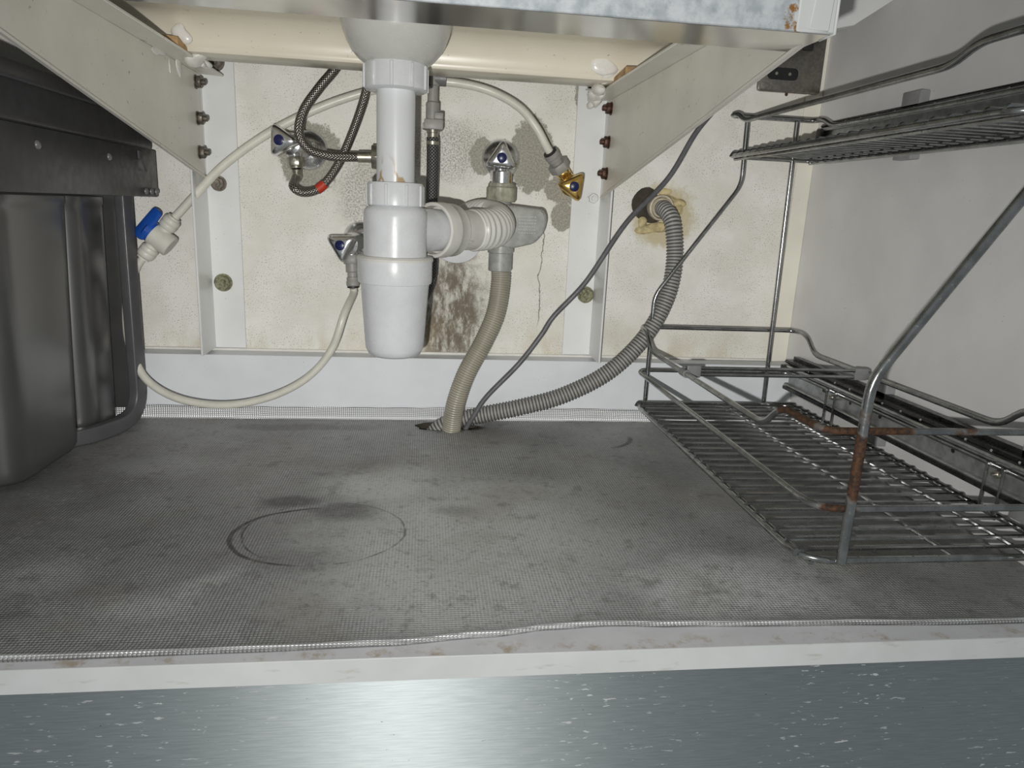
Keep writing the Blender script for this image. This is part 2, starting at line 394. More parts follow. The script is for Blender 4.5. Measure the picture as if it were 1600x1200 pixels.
M['grey_pad'] = plain('grey_wall_mount', (0.30, 0.30, 0.31), 0.45, 0.2, 0.1)
M['dk_void'] = plain('dark_underside', (0.16, 0.155, 0.15), 0.7, 0, 0.1)
M['red'] = plain('red_band', (0.45, 0.035, 0.015), 0.5, 0, 0.15)

def braid(name, ca, cb, metal, pitch, rough=0.3):
    n = N(name)
    uv = n.t.nodes.new('ShaderNodeUVMap'); uv.uv_map = 'UVMap'
    sp = n.t.nodes.new('ShaderNodeSeparateXYZ'); n.link(uv.outputs[0], sp.inputs[0])
    u, v = sp.outputs[0], sp.outputs[1]
    a = n.math('ADD', n.math('MULTIPLY', u, 2 * PI / pitch), n.math('MULTIPLY', v, 2 * PI * 11))
    b = n.math('SUBTRACT', n.math('MULTIPLY', u, 2 * PI / pitch), n.math('MULTIPLY', v, 2 * PI * 11))
    h = n.math('MAXIMUM', n.math('SINE', a), n.math('SINE', b))
    k = n.rng(h, 0.1, 0.95)
    n.set(color=n.mix(k, ca, cb), metal=metal, rough=rough)
    n.bump(h, 0.6, 0.0006)
    return n.m
M['braid'] = braid('braided_steel_hose', (0.03, 0.026, 0.022), (0.40, 0.375, 0.345), 0.85, 0.0038)
M['black_braid'] = braid('black_braided_hose', (0.008, 0.008, 0.009), (0.15, 0.15, 0.15), 0.3, 0.004, 0.45)
def ribbed(name, ca, cb, pitch, rough=0.45, blot=None):
    n = N(name)
    uv = n.t.nodes.new('ShaderNodeUVMap'); uv.uv_map = 'UVMap'
    sp = n.t.nodes.new('ShaderNodeSeparateXYZ'); n.link(uv.outputs[0], sp.inputs[0])
    h = n.math('COSINE', n.math('MULTIPLY', sp.outputs[0], 2 * PI / pitch))
    c = n.mix(n.rng(h, -0.9, 0.2), ca, cb)
    if blot: c = n.mix(n.math('MULTIPLY', n.rng(n.noise(22, 3), 0.4, 0.7), 0.7), c, blot)
    n.set(color=c, rough=rough)
    return n.m
M['corr_hose'] = ribbed('grey_corrugated_hose', (0.065, 0.065, 0.06), (0.36, 0.355, 0.335), 0.0047)
M['clear_hose'] = ribbed('translucent_ribbed_hose', (0.25, 0.225, 0.17), (0.40, 0.375, 0.30), 0.0033, 0.35, (0.27, 0.25, 0.20))
M['bellows'] = ribbed('white_bellows', (0.45, 0.44, 0.40), (0.70, 0.695, 0.65), 0.007, 0.35)

# ================================================================ geometry helpers  (geometry = (verts, faces, per-face uv or None))
def merge(*gs):
    V, F, U = [], [], []
    anyuv = any(g[2] for g in gs)
    for v, f, u in gs:
        o = len(V); V += [Vector(p) for p in v]
        F += [tuple(i + o for i in q) for q in f]
        if anyuv: U += u if u else [[(0, 0)] * len(q) for q in f]
    return (V, F, U if anyuv else None)

def xf(g, M4): return ([M4 @ Vector(p) for p in g[0]], g[1], g[2])

def frame(o, axis, upv=(0, 0, 1)):
    z = Vector(axis).normalized(); u = Vector(upv)
    if abs(z.dot(u)) > 0.98: u = Vector((0, 1, 0)) if abs(z.y) < 0.9 else Vector((1, 0, 0))
    y = (u - z * u.dot(z)).normalized(); x = y.cross(z)
    mm = Matrix.Identity(4)
    for i in range(3): mm[i][0] = x[i]; mm[i][1] = y[i]; mm[i][2] = z[i]; mm[i][3] = o[i]
    return mm

def box(x0, x1, y0, y1, z0, z1, bev=0.0, seg=2):
    bm = bmesh.new(); bmesh.ops.create_cube(bm, size=1.0)
    for v in bm.verts:
        v.co = Vector(((x0 + x1) / 2 + v.co.x * (x1 - x0), (y0 + y1) / 2 + v.co.y * (y1 - y0), (z0 + z1) / 2 + v.co.z * (z1 - z0)))
    if bev: bmesh.ops.bevel(bm, geom=list(bm.edges), offset=bev, segments=seg, affect='EDGES', profile=0.5)
    return from_bm(bm)

def from_bm(bm):
    bm.verts.index_update()
    g = ([v.co.copy() for v in bm.verts], [tuple(v.index for v in f.verts) for f in bm.faces], None)
    bm.free(); return g

def prism(poly, h0, h1, bev=0.0, seg=2, mat4=None):
    """poly in local xy, extruded along local z"""
    bm = bmesh.new()
    a = [bm.verts.new((p[0], p[1], h0)) for p in poly]; b = [bm.verts.new((p[0], p[1], h1)) for p in poly]
    bm.faces.new(list(reversed(a))); bm.faces.new(b)
    k = len(poly)
    for i in range(k): bm.faces.new((a[i], a[(i + 1) % k], b[(i + 1) % k], b[i]))
    bmesh.ops.recalc_face_normals(bm, faces=bm.faces)
    if bev: bmesh.ops.bevel(bm, geom=list(bm.edges), offset=bev, segments=seg, affect='EDGES', profile=0.5)
    g = from_bm(bm)
    return xf(g, mat4) if mat4 else g

def rpoly(pts, r, k=5):
    """polygon with rounded corners"""
    out = []; m_ = len(pts)
    for i in range(m_):
        p = Vector(pts[i]).to_2d(); a = Vector(pts[i - 1]).to_2d(); b = Vector(pts[(i + 1) % m_]).to_2d()
        da, db = (a - p), (b - p)
        rr = min(r, da.length * 0.45, db.length * 0.45)
        s, e = p + da.normalized() * rr, p + db.normalized() * rr
        for j in range(k + 1):
            t = j / k; out.append(tuple(s * (1 - t) ** 2 + p * 2 * t * (1 - t) + e * t * t))
    return out

def rrect(w, h, r, k=5): return rpoly([(-w / 2, -h / 2), (w / 2, -h / 2), (w / 2, h / 2), (-w / 2, h / 2)], r, k)

def lathe(prof, o=(0, 0, 0), axis=(0, 0, 1), seg=32, rfun=None):
    V, F = [], []
    for r, z in prof:
        for j in range(seg):
            a = 2 * PI * j / seg; q = r * (rfun(a) if rfun else 1.0)
            V.append(Vector((q * math.cos(a), q * math.sin(a), z)))
    k = len(prof)
    for i in range(k - 1):
        for j in range(seg):
            a, b = i * seg + j, i * seg + (j + 1) % seg
            F.append((a, b, b + seg, a + seg))
    if prof[0][0] > 1e-6: F.append(tuple(reversed(range(seg))))
    if prof[-1][0] > 1e-6: F.append(tuple(range((k - 1) * seg, k * seg)))
    return xf((V, F, None), frame(o, axis))

def catmull(pts, step):
    P_ = [Vector(p) for p in pts]
    P_ = [P_[0] * 2 - P_[1]] + P_ + [P_[-1] * 2 - P_[-2]]
    out = []
    for i in range(1, len(P_) - 2):
        a, b, c, d = P_[i - 1:i + 3]
        nn = max(2, int((c - b).length / 0.002))
        for j in range(nn):
            t = j / nn
            out.append(0.5 * ((2 * b) + (c - a) * t + (2 * a - 5 * b + 4 * c - d) * t * t + (3 * b - a - 3 * c + d) * t ** 3))
    out.append(P_[-2])
    return resample(out, step)

def resample(pts, step):
    L = [0.0]
    for i in range(1, len(pts)): L.append(L[-1] + (pts[i] - pts[i - 1]).length)
    nn = max(2, int(round(L[-1] / step))); out = []; k = 0
    for i in range(nn + 1):
        s = L[-1] * i / nn
        while k < len(L) - 2 and L[k + 1] < s: k += 1
        t = (s - L[k]) / max(1e-9, L[k + 1] - L[k])
        out.append(pts[k].lerp(pts[k + 1], min(1, t)))
    return out

def fillet(pts, r, k=4, closed=False):
    P_ = [Vector(p) for p in pts]; out = []; m_ = len(P_)
    for i in range(m_):
        if not closed and i in (0, m_ - 1): out.append(P_[i]); continue
        p, a, b = P_[i], P_[i - 1], P_[(i + 1) % m_]
        rr = min(r, (a - p).length * 0.45, (b - p).length * 0.45)
        s, e = p + (a - p).normalized() * rr, p + (b - p).normalized() * rr
        for j in range(k + 1):
            t = j / k; out.append(s * (1 - t) ** 2 + p * 2 * t * (1 - t) + e * t * t)
    return out

def sweep(pts, r, seg=10, closed=False, sq=None):
    """round tube along pts; r is a number or function of arc length; sq=(w,h) gives a flat bar"""
    P_ = [Vector(p) for p in pts]; m_ = len(P_)
    T = []
    for i in range(m_):
        if closed: t = P_[(i + 1) % m_] - P_[i - 1]
        else: t = P_[min(m_ - 1, i + 1)] - P_[max(0, i - 1)]
        T.append(t.normalized())
    u = Vector((0, 0, 1)) if abs(T[0].z) < 0.9 else Vector((1, 0, 0))
    u = (u - T[0] * u.dot(T[0])).normalized()
    V, S, s = [], [], 0.0
    for i in range(m_):
        if i:
            u = (u - T[i] * u.dot(T[i])).normalized(); s += (P_[i] - P_[i - 1]).length
        S.append(s); w_ = T[i].cross(u); rr = r(s) if callable(r) else r
        for j in range(seg):
            a = 2 * PI * j / seg
            V.append(P_[i] + (u * math.cos(a) + w_ * math.sin(a)) * rr)
    F, U = [], []
    for i in range(m_ if closed else m_ - 1):
        i2 = (i + 1) % m_; s2 = S[i2] if i2 else s + (P_[0] - P_[-1]).length
        for j in range(seg):
            j2 = (j + 1) % seg
            F.append((i * seg + j, i * seg + j2, i2 * seg + j2, i2 * seg + j))
            U.append([(S[i], j / seg), (S[i], (j + 1) / seg), (s2, (j + 1) / seg), (s2, j / seg)])
    if not closed:
        F.append(tuple(reversed(range(seg)))); U.append([(0, 0)] * seg)
        F.append(tuple(range((m_ - 1) * seg, m_ * seg))); U.append([(s, 0)] * seg)
    return (V, F, U)

def wire(pts, r, fr=0.012, closed=False, seg=8): return sweep(fillet(pts, fr, closed=closed), r, seg, closed)
def hose(pts, r, step=0.006, seg=12): return sweep(catmull(pts, step), r, seg)
def loft(rings, cap=True):
    V, F = [], []; k = len(rings[0])
    for rg in rings: V += [Vector(p) for p in rg]
    for i in range(len(rings) - 1):
        for j in range(k):
            a, b = i * k + j, i * k + (j + 1) % k
            F.append((a, b, b + k, a + k))
    if cap: F.append(tuple(reversed(range(k)))); F.append(tuple(range((len(rings) - 1) * k, len(rings) * k)))
    return (V, F, None)
def hexnut(o, axis, r, h, upv=(0, 0, 1), bev=0.0008):
    return prism([(r * math.cos(PI / 3 * i), r * math.sin(PI / 3 * i)) for i in range(6)], 0, h, bev, 1, frame(o, axis, upv))
def lump(c, r, seed, amp=0.35, squash=(1, 1, 1)):
    bm = bmesh.new(); bmesh.ops.create_icosphere(bm, subdivisions=3, radius=1.0)
    rnd = random.Random(seed); dirs = [(Vector((rnd.gauss(0, 1), rnd.gauss(0, 1), rnd.gauss(0, 1))).normalized(), rnd.uniform(-1, 1)) for _ in range(9)]
    for v in bm.verts:
        nrm = v.co.normalized(); k = 1 + amp * sum(a * max(0, nrm.dot(d)) ** 3 for d, a in dirs)
        v.co = Vector(c) + Vector((nrm.x * squash[0], nrm.y * squash[1], nrm.z * squash[2])) * r * k
    return from_bm(bm)

def wloc(o):
    p = Vector((0, 0, 0))
    while o: p += o.location; o = o.parent
    return p

def obj(name, g, mat, parent=None, sharp=38, label=None):
    V, F, U = g
    me = bpy.data.meshes.new(name)
    lo = Vector([min(p[i] for p in V) for i in range(3)]); hi = Vector([max(p[i] for p in V) for i in range(3)])
    o0 = Vector(((lo.x + hi.x) / 2, (lo.y + hi.y) / 2, lo.z))
    me.from_pydata([tuple(Vector(p) - o0) for p in V], [], F)
    if U:
        uvl = me.uv_layers.new(name='UVMap')
        for poly in me.polygons:
            for k, li in enumerate(poly.loop_indices): uvl.data[li].uv = U[poly.index][k]
    bm = bmesh.new(); bm.from_mesh(me)
    bmesh.ops.recalc_face_normals(bm, faces=bm.faces)
    ca = math.radians(sharp)
    for f in bm.faces: f.smooth = True
    for e in bm.edges:
        if len(e.link_faces) == 2 and e.calc_face_angle(0) > ca: e.smooth = False
    bm.to_mesh(me); bm.free()
    me.materials.append(M[mat] if isinstance(mat, str) else mat)
    o = bpy.data.objects.new(name, me); col.objects.link(o)
    if parent: o.parent = parent
    o.location = o0 - wloc(parent)
    if label: o['label'] = label
    return o

def thing(name, loc, label, cat, group=None):
    o = bpy.data.objects.new(name, None); o.empty_display_size = 0.02
    col.objects.link(o); o.location = loc
    return tag(o, label, cat, group)
def tag(o, label, cat, group=None):
    o['label'] = label; o['category'] = cat
    if group: o['group'] = group
    return o
def struct(name, g, mat, parent=None, label=None):
    o = obj(name, g, mat, parent)
    if not parent: o['kind'] = 'structure'
    if label: o['label'] = label
    return o
def clone(o, loc, parent):
    c = o.copy(); col.objects.link(c); c.parent = parent; c.location = Vector(loc) - wloc(parent); return c

# ================================================================ the cupboard shell
XL, XR, YB = -0.600, 0.573, 1.050
# base board with the round cut-out for the hoses
HX, HY, HR = 0.034, 0.984, 0.058
def plate_with_hole(x0, x1, y0, y1, z0, z1, hx, hy, hrx, hry, seg=48):
    outer, inner = [], []
    for j in range(seg):
        a = 2 * PI * j / seg; c, s = math.cos(a), math.sin(a)
        t = min((x1 - hx) / c if c > 1e-6 else 9e9, (x0 - hx) / c if c < -1e-6 else 9e9, (y1 - hy) / s if s > 1e-6 else 9e9, (y0 - hy) / s if s < -1e-6 else 9e9)
        outer.append([hx + c * t, hy + s * t]); inner.append((hx + c * hrx, hy + s * hry))
    for cx, cy in ((x0, y0), (x1, y0), (x1, y1), (x0, y1)):
        best = min(outer, key=lambda p: (p[0] - cx) ** 2 + (p[1] - cy) ** 2); best[0], best[1] = cx, cy
    V, F = [], []
    for z in (z0, z1):
        V += [(p[0], p[1], z) for p in outer]; V += [(p[0], p[1], z) for p in inner]
    for j in range(seg):
        k = (j + 1) % seg
        F.append((2 * seg + j, 2 * seg + k, 3 * seg + k, 3 * seg + j)); F.append((j, seg + j, seg + k, k))
        F.append((seg + j, 3 * seg + j, 3 * seg + k, seg + k)); F.append((j, k, 2 * seg + k, 2 * seg + j))
    return (V, F, None)
struct('floor', plate_with_hole(XL, XR, 0.4462, 1.05, -0.018, 0.0, HX, HY, HR, 0.031), 'board', label='white cupboard base board under the foil mat')
struct('trim_1', box(XL - 0.02, XR + 0.02, 0.4445, 0.4462, -0.0182, 0.0004, 0.0004, 1), 'edge', label='white edge band along the front of the base board')
struct('wall_back', box(XL - 0.02, XR + 0.02, YB, YB + 0.03, -0.215, 0.72), 'wall', label='old painted wall with plaster patches and brown stains')
struct('wall_right', box(XR, XR + 0.018, 0.4445, YB, -0.215, 0.72, 0.0005, 1), 'side_panel', label='grey white cupboard side panel behind the wire rack')
struct('wall_left', box(XL - 0.018, XL, 0.4445, YB, -0.215, 0.72, 0.0005, 1), 'side_panel', label='grey white cupboard side panel behind the bins')
struct('baseboard_back', box(XL, XR, 1.018, YB, 0.0, 0.0945, 0.0006, 1), 'melamine', label='white back board below the painted wall')
struct('trim_2', box(0.5475, XR, YB - 0.003, YB, 0.0945, 0.72, 0.0006, 1), 'trim_cream', label='cream strip in the right back corner')
struct('trim_3', merge(box(XL, 0.5475, YB - 0.0035, YB, 0.0945, 0.0985, 0.0008, 1)), 'pvc_old', label='stained sealant line along the top of the back board')

obj('cutout_edge_shade', merge(([(HX + (HR - k) * math.cos(a), HY + (0.031 - k) * math.sin(a), z) for z in (-0.0181, -0.0002) for k in (0.0, 0.0016) for a in [2 * PI * j / 48 for j in range(48)]], [q for j in range(48) for q in ((48 + j, 48 + (j + 1) % 48, 144 + (j + 1) % 48, 144 + j), (96 + j, 96 + (j + 1) % 48, 144 + (j + 1) % 48, 144 + j), (j, (j + 1) % 48, 96 + (j + 1) % 48, 96 + j), (j, (j + 1) % 48, 48 + (j + 1) % 48, 48 + j))], None)), 'hole_dark', bpy.data.objects['floor'])  # lining ring on the cut edge, its near-black colour paints the mat lip's shade
obj('cavity_floor', box(XL, XR, 0.452, 1.05, -0.215, -0.20), 'dk_void', bpy.data.objects['floor'])
# brushed metal panel below the board (uv u follows z so that the brushing runs sideways)
def panel():
    x0, x1, y, z0, z1, t = XL - 0.02, XR + 0.02, 0.4475, -0.33, -0.0185, 0.0025
    V = [(x0, y, z0), (x1, y, z0), (x1, y, z1), (x0, y, z1), (x0, y + t, z0), (x1, y + t, z0), (x1, y + t, z1), (x0, y + t, z1)]
    F = [(0, 1, 2, 3), (5, 4, 7, 6), (4, 0, 3, 7), (1, 5, 6, 2), (3, 2, 6, 7), (4, 5, 1, 0)]
    return ([Vector(v) for v in V], F, [[(V[i][2], V[i][0] + V[i][1] * 0.01) for i in f] for f in F])
tag(obj('kick_panel', panel(), 'kick'), 'brushed blue grey metal panel with white flecks below the white edge', 'panel')

# ---------------------------------------------------------------- foil mat
def foil_mat():
    def front(x):
        pts = [(-0.60, 0.4545), (-0.28, 0.4555), (-0.12, 0.4575), (-0.025, 0.4600), (0.05, 0.4670), (0.10, 0.4745), (0.145, 0.4772), (0.20, 0.4735), (0.30, 0.470), (0.45, 0.4650), (0.573, 0.4640)]
        for (a, b), (c, d) in zip(pts, pts[1:]):
            if a <= x <= c: t = (x - a) / (c - a); t = t * t * (3 - 2 * t); return b + (d - b) * t
        return 0.463
    xs = [XL + 0.002 + (XR - XL - 0.004) * i / 150 for i in range(151)]
    V, F = [], []
    rows = []
    NB = 70
    def zz(x, y):
        return 0.0018 + 0.0005 * math.sin(x * 23 + 1.7 * math.sin(y * 11)) * math.sin(y * 17 + 2.1 * math.sin(x * 7)) + 0.0004 * math.sin(x * 61 + y * 37)
    yback = 1.0125
    for i, x in enumerate(xs):
        f = front(x); c = []
        lift = 0.0012 + 0.0008 * math.sin(x * 40) ** 2
        c.append((x, f - 0.0010, 0.0004)); c.append((x, f - 0.0016, 0.0016 + lift * 0.6)); c.append((x, f - 0.0002, 0.0022 + lift)); c.append((x, f + 0.0025, 0.0023 + lift * 0.3))
        for j in range(NB + 1):
            t = j / NB; y = f + 0.012 + (yback - 0.004 - f - 0.012) * t
            e = min(1, t * 8); c.append((x, y, zz(x, y) * (0.6 + 0.4 * e)))
        wv = 0.0012 * math.sin(x * 31) + 0.0008 * math.sin(x * 83)
        h = 0.0215 + 0.0008 * math.sin(x * 9)
        c += [(x, yback, 0.0030), (x, yback + 0.0012 + wv * 0.4, 0.006), (x, yback + 0.0022 + wv, 0.014), (x, yback + 0.0030 + wv * 0.7, h)]
        rows.append(c)
    k = len(rows[0])
    for c in rows: V += c
    keep = []
    for i in range(len(rows) - 1):
        for j in range(k - 1):
            F.append((i * k + j, (i + 1) * k + j, (i + 1) * k + j + 1, i * k + j + 1))
    # ragged cut-out over the hole
    F2 = []
    def rag(a): return 1 + 0.10 * math.sin(3 * a + 1) + 0.06 * math.sin(7 * a)
    for f in F:
        cx = sum(V[i][0] for i in f) / 4; cy = sum(V[i][1] for i in f) / 4
        a = math.atan2((cy - HY) / 0.026, (cx - HX) / 0.047)
        if V[f[0]][2] < 0.02 and cy < 1.006 and ((cx - HX) / 0.049) ** 2 + ((cy - HY) / 0.0225) ** 2 < rag(a) ** 2: continue
        F2.append(f)
    # snap hole border vertices to the outline
    used = {}
    for f in F2:
        for i in f: used[i] = used.get(i, 0) + 1
    VV = [list(p) for p in V]
    for i, p in enumerate(VV):
        if i not in used: continue
        dx, dy = (p[0] - HX) / 0.046, (p[1] - HY) / 0.0200
        a = math.atan2(dy, dx); r = math.hypot(dx, dy)
        if used[i] < 4 and r < 1.6 and p[2] < 0.0045 and p[1] < 1.0085:
            kk = rag(a) / max(r, 1e-6); p[0] = HX + (p[0] - HX) * kk; p[1] = HY + (p[1] - HY) * kk
    remap = {}; V3 = []
    for i in sorted(used): remap[i] = len(V3); V3.append(tuple(VV[i]))
    return (V3, [tuple(remap[i] for i in f) for f in F2], None)
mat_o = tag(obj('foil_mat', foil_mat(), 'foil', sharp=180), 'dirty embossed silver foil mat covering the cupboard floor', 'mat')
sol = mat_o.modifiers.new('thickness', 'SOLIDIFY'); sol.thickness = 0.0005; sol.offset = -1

# ================================================================ sink and its steel support frame
sink = thing('sink', (0.0, 0.80, 0.462), 'cream ceramic sink underside resting on two steel arms', 'sink')
# bowl: floor slab and rear foot with a rounded lower edge
YF = 0.885
prof = [(YF, 0.4665), (YF + 0.0015, 0.4632), (YF + 0.005, 0.4622), (YF + 0.045, 0.4622), (YF + 0.05, 0.466), (YF + 0.05, 0.60), (0.475, 0.60), (0.475, 0.4985)] + [(YF - 0.030 + 0.030 * math.sin(k * PI / 16), 0.4685 + 0.030 * math.cos(k * PI / 16)) for k in range(0, 9)]
obj('bowl', prism([(p[0], p[1]) for p in prof], -0.40, 0.325, 0, 1, Matrix(((0, 0, 1, 0), (1, 0, 0, 0), (0, 1, 0, 0), (0, 0, 0, 1)))), 'ceramic', sink)
obj('drainer', prism([(0.330, 0.5400), (0.484, 0.5375), (0.512, 0.5439), (0.5590, 0.5757), (0.566, 0.60), (0.330, 0.60)], -0.935, -0.885, 0.002, 2, Matrix(((1, 0, 0, 0), (0, 0, -1, 0), (0, 1, 0, 0), (0, 0, 0, 1)))), 'white_paint', sink)
obj('worktop', box(XL, XR, 0.46, YB, 0.602, 0.63, 0.002, 1), 'dk_void', sink)

fr_t = thing('sink_support_frame', (-0.02, 0.75, 0.095), 'cream steel frame of two bracket arms and front rail holding the sink', 'sink frame')
for s, xw in ((-1, -0.2885), (1, 0.2455)):
    inx = -s   # the inward direction
    # arm: web, top flange turned inwards, lip along the bottom
    Mx = Matrix(((0, 0, 1, 0), (1, 0, 0, 0), (0, 1, 0, 0), (0, 0, 0, 1)))
    web = [(1.006, 0.3320), (1.006, 0.4585), (0.452, 0.4585), (0.452, 0.4285)]
    ww = prism(web, xw if s > 0 else xw, xw + 0.003, 0.0006, 1, Mx)
    fx0, fx1 = (xw - 0.0265, xw + 0.003) if s > 0 else (xw, xw + 0.0295)
    top = prism([(fx0, 0.452), (fx1, 0.452), (fx1, 1.006), (fx0, 1.018)] if s > 0 else [(fx0, 0.452), (fx1, 0.452), (fx1, 1.018), (fx0, 1.006)], 0.4585, 0.4612, 0.0005, 1)
    lip_in = xw + (0.003 if s < 0 else 0.0)
    dz = (0.4285 - 0.3320) / (1.006 - 0.452)
    lp = [Vector((lip_in + inx * k, y, 0.3320 + dz * (1.006 - y) + zo)) for y in (1.006, 0.452) for k, zo in ((0, 0.004), (0.0035, 0.0005), (0.0035, -0.0018), (0, -0.0012))]
    lip = loft([lp[:4], lp[4:]])
    arm = obj('arm', merge(ww, top, lip), 'cream', fr_t)
    for k, z in enumerate((0.4465, 0.4037, 0.3629)):
        yy = 0.990
        x0 = xw + (0.003 if s < 0 else 0.0)
        g = merge(lathe([(0.0085, 0), (0.0085, 0.0012)], (x0, yy, z), (inx, 0, 0), 20), hexnut((x0 + inx * 0.0012, yy, z), (inx, 0, 0), 0.0078, 0.0062, (0, 0.3 * k, 1)),
                  lathe([(0.0036, 0), (0.0036, 0.0118), (0.0028, 0.0126)], (x0, yy, z), (inx, 0, 0), 14))
        obj('bolt', g, 'dark_bolt' if s < 0 else 'rusty_bolt', arm)
    # wall angle
    if s < 0: x0, x1, wx = -0.2970, -0.2525, -0.2970
    else: x0, x1, wx = 0.2103, 0.2550, 0.2520
    ang = obj('wall_angle', merge(box(x0, x1, YB - 0.004, YB - 0.0005, 0.0990, 0.520, 0.0006, 1), box(wx, wx + 0.003, 0.984, YB - 0.001, 0.0990, 0.505, 0.0006, 1)), 'white_paint', fr_t)
    bolts = ((-0.2795, 0.1922, 'green_bolt', 0.0125), (-0.2789, 0.3265, 'dark_bolt', 0.0105), (-0.276, 0.4805, 'dark_bolt', 0.0125)) if s < 0 else \
            ((0.2405, 0.1908, 'green_bolt', 0.0125), (0.2412, 0.3306, 'white_paint', 0.0085), (0.2374, 0.4790, 'dark_bolt', 0.0125))
    for bx_, bz_, bm_, br_ in bolts:
        obj('bolt', merge(lathe([(br_, 0), (br_, 0.0015)], (bx_, YB - 0.004, bz_), (0, -1, 0), 24), hexnut((bx_, YB - 0.0055, bz_), (0, -1, 0), br_ * 0.88, 0.006, (0.3, 0, 1)),
                          lathe([(br_ * 0.45, 0), (br_ * 0.42, 0.010)], (bx_, YB - 0.006, bz_), (0, -1, 0), 14)), bm_, ang)
# front rail: galvanised face, polished return flange underneath
rail = obj('front_rail', merge(box(-0.300, 0.2455, 0.4490, 0.4512, 0.4222, 0.478, 0.0006, 1)), 'galv', fr_t)
obj('rail_flange', box(-0.300, 0.2475, 0.4512, 0.5010, 0.4222, 0.4240, 0.0004, 1), 'mirror', rail, label='polished steel underside of the rail')
cpl = obj('corner_plate', merge(box(0.222, 0.2462, 0.4470, 0.4490, 0.4220, 0.478, 0.0008, 1)), 'white_paint', rail, label='white folded end plate')
obj('plate_return', box(0.2462, 0.2480, 0.4470, 0.466, 0.4215, 0.478, 0.0006, 1), 'white_paint', cpl)
obj('plate_fold', prism([(0.2290, 0.4235), (0.2420, 0.4225), (0.2440, 0.455), (0.2330, 0.46)], -0.4470, -0.4455, 0.0006, 1, Matrix(((1, 0, 0, 0), (0, 0, -1, 0), (0, 1, 0, 0), (0, 0, 0, 1))) @ Matrix.Translation((0, 0, 0.0))), 'white_paint', cpl)

# wedges and sealant on the arms
w1 = tag(obj('wooden_wedge', loft([[(-0.284, 0.905, 0.4613), (-0.262, 0.905, 0.4613), (-0.262, 0.905, 0.464), (-0.284, 0.905, 0.466)], [(-0.284, 0.855, 0.4613), (-0.262, 0.855, 0.4613), (-0.262, 0.855, 0.4715), (-0.284, 0.855, 0.473)]]), 'wood'),
         'small raw wooden wedge on the left bracket arm', 'wedge', 'wedges under the sink')
w2 = tag(obj('wooden_wedge', loft([[(0.220, 0.915, 0.4613), (0.248, 0.915, 0.4613), (0.248, 0.915, 0.466), (0.220, 0.915, 0.4650)], [(0.220, 0.835, 0.4613), (0.248, 0.835, 0.4613), (0.248, 0.835, 0.4710), (0.220, 0.835, 0.4700)]]), 'wood'),
         'small raw wooden wedge on the right bracket arm', 'wedge', 'wedges under the sink')
def sealant(pts, seed):
    return merge(*[lump(p, r, seed + i, 0.85, sq) for i, (p, r, sq) in enumerate(pts)])
s1 = thing('silicone_blob', (-0.262, 0.92, 0.4585), 'smeared white silicone between sink and left bracket arm', 'sealant', 'silicone under the sink')
obj('bead', sealant([((-0.260, 0.905, 0.4635), 0.008, (1, 1.6, .8)), ((-0.262, 0.945, 0.4605), 0.007, (1, 2, .7)), ((-0.264, 0.875, 0.478), 0.009, (1, .5, 1)), ((-0.258, 0.925, 0.4570), 0.006, (.8, 2.2, .6))], 3), 'silicone', s1)
obj('smear', sealant([((-0.2845, 0.925, 0.452), 0.007, (.25, 1.2, 1.6)), ((-0.2845, 0.86, 0.456), 0.006, (.2, 2.8, .7)), ((-0.2848, 0.895, 0.449), 0.004, (.2, .6, 2.2))], 13), 'silicone', s1)
s2 = thing('silicone_blob', (0.222, 0.96, 0.450), 'thick white silicone blob between sink and right bracket arm', 'sealant', 'silicone under the sink')
obj('bead', sealant([((0.216, 0.955, 0.4580), 0.0094, (.9, 1.8, .9)), ((0.219, 0.982, 0.4550), 0.0081, (.8, 2.0, 1.1)), ((0.222, 0.995, 0.4510), 0.0063, (.8, 1.6, 1.2)), ((0.213, 0.928, 0.4620), 0.0088, (1.0, 2.0, .7)), ((0.207, 0.945, 0.4605), 0.0040, (2.2, 1.8, .7)), ((0.215, 0.905, 0.4655), 0.0075, (1.1, 2.0, .7))], 23), 'silicone', s2)
obj('smear', sealant([((0.208, 0.8835, 0.473), 0.0085, (1.4, .25, 0.9))], 31), 'silicone', s2)

# ================================================================ bottle trap under the sink
TX, TY = -0.0308, 0.780
trap = thing('bottle_trap', (TX, TY, 0.147), 'white plastic bottle trap with waste pipe hanging below the sink', 'drain trap')
c = lambda z: (TX, TY, z)
obj('waste_dome', lathe([(0.0545, 0.0545), (0.0553, 0.048), (0.0548, 0.040), (0.0528, 0.031), (0.0492, 0.0215), (0.0440, 0.0125), (0.0375, 0.0055), (0.031, 0.001), (0.026, 0.0)], c(0.4440), (0, 0, 1), 48), 'dome', trap)
def ribnut(z0, z1, r, nr, rr):
    prof_ = [(r * 0.93, 0), (r, 0.0015), (r, z1 - z0 - 0.0025), (r * 0.965, z1 - z0)]
    g = lathe(prof_, c(z0), (0, 0, 1), 48)
    ribs = []
    for i in range(nr):
        a = 2 * PI * (i + 0.35) / nr
        mm = Matrix.Translation(c(z0)) @ Matrix.Rotation(a, 4, 'Z')
        ribs.append(xf(box(r - 0.003, r + rr, -0.0017, 0.0017, 0.001, z1 - z0 - 0.002, 0.0006, 1), mm))
    return merge(g, *ribs)
obj('upper_nut', ribnut(0.4205, 0.4460, 0.0318, 10, 0.0016), 'pvc', trap)
obj('pipe', lathe([(0.0195, 0), (0.0195, 0.096)], c(0.328), (0, 0, 1), 40), 'pvc_pipe', trap)
obj('lower_nut', ribnut(0.3070, 0.3310, 0.0292, 9, 0.0014), 'pvc', trap)
obj('body', lathe([(0.0330, 0.0), (0.0332, 0.045), (0.0325, 0.0505), (0.0300, 0.0545), (0.027, 0.056)], c(0.2515), (0, 0, 1), 48), 'pvc', trap)
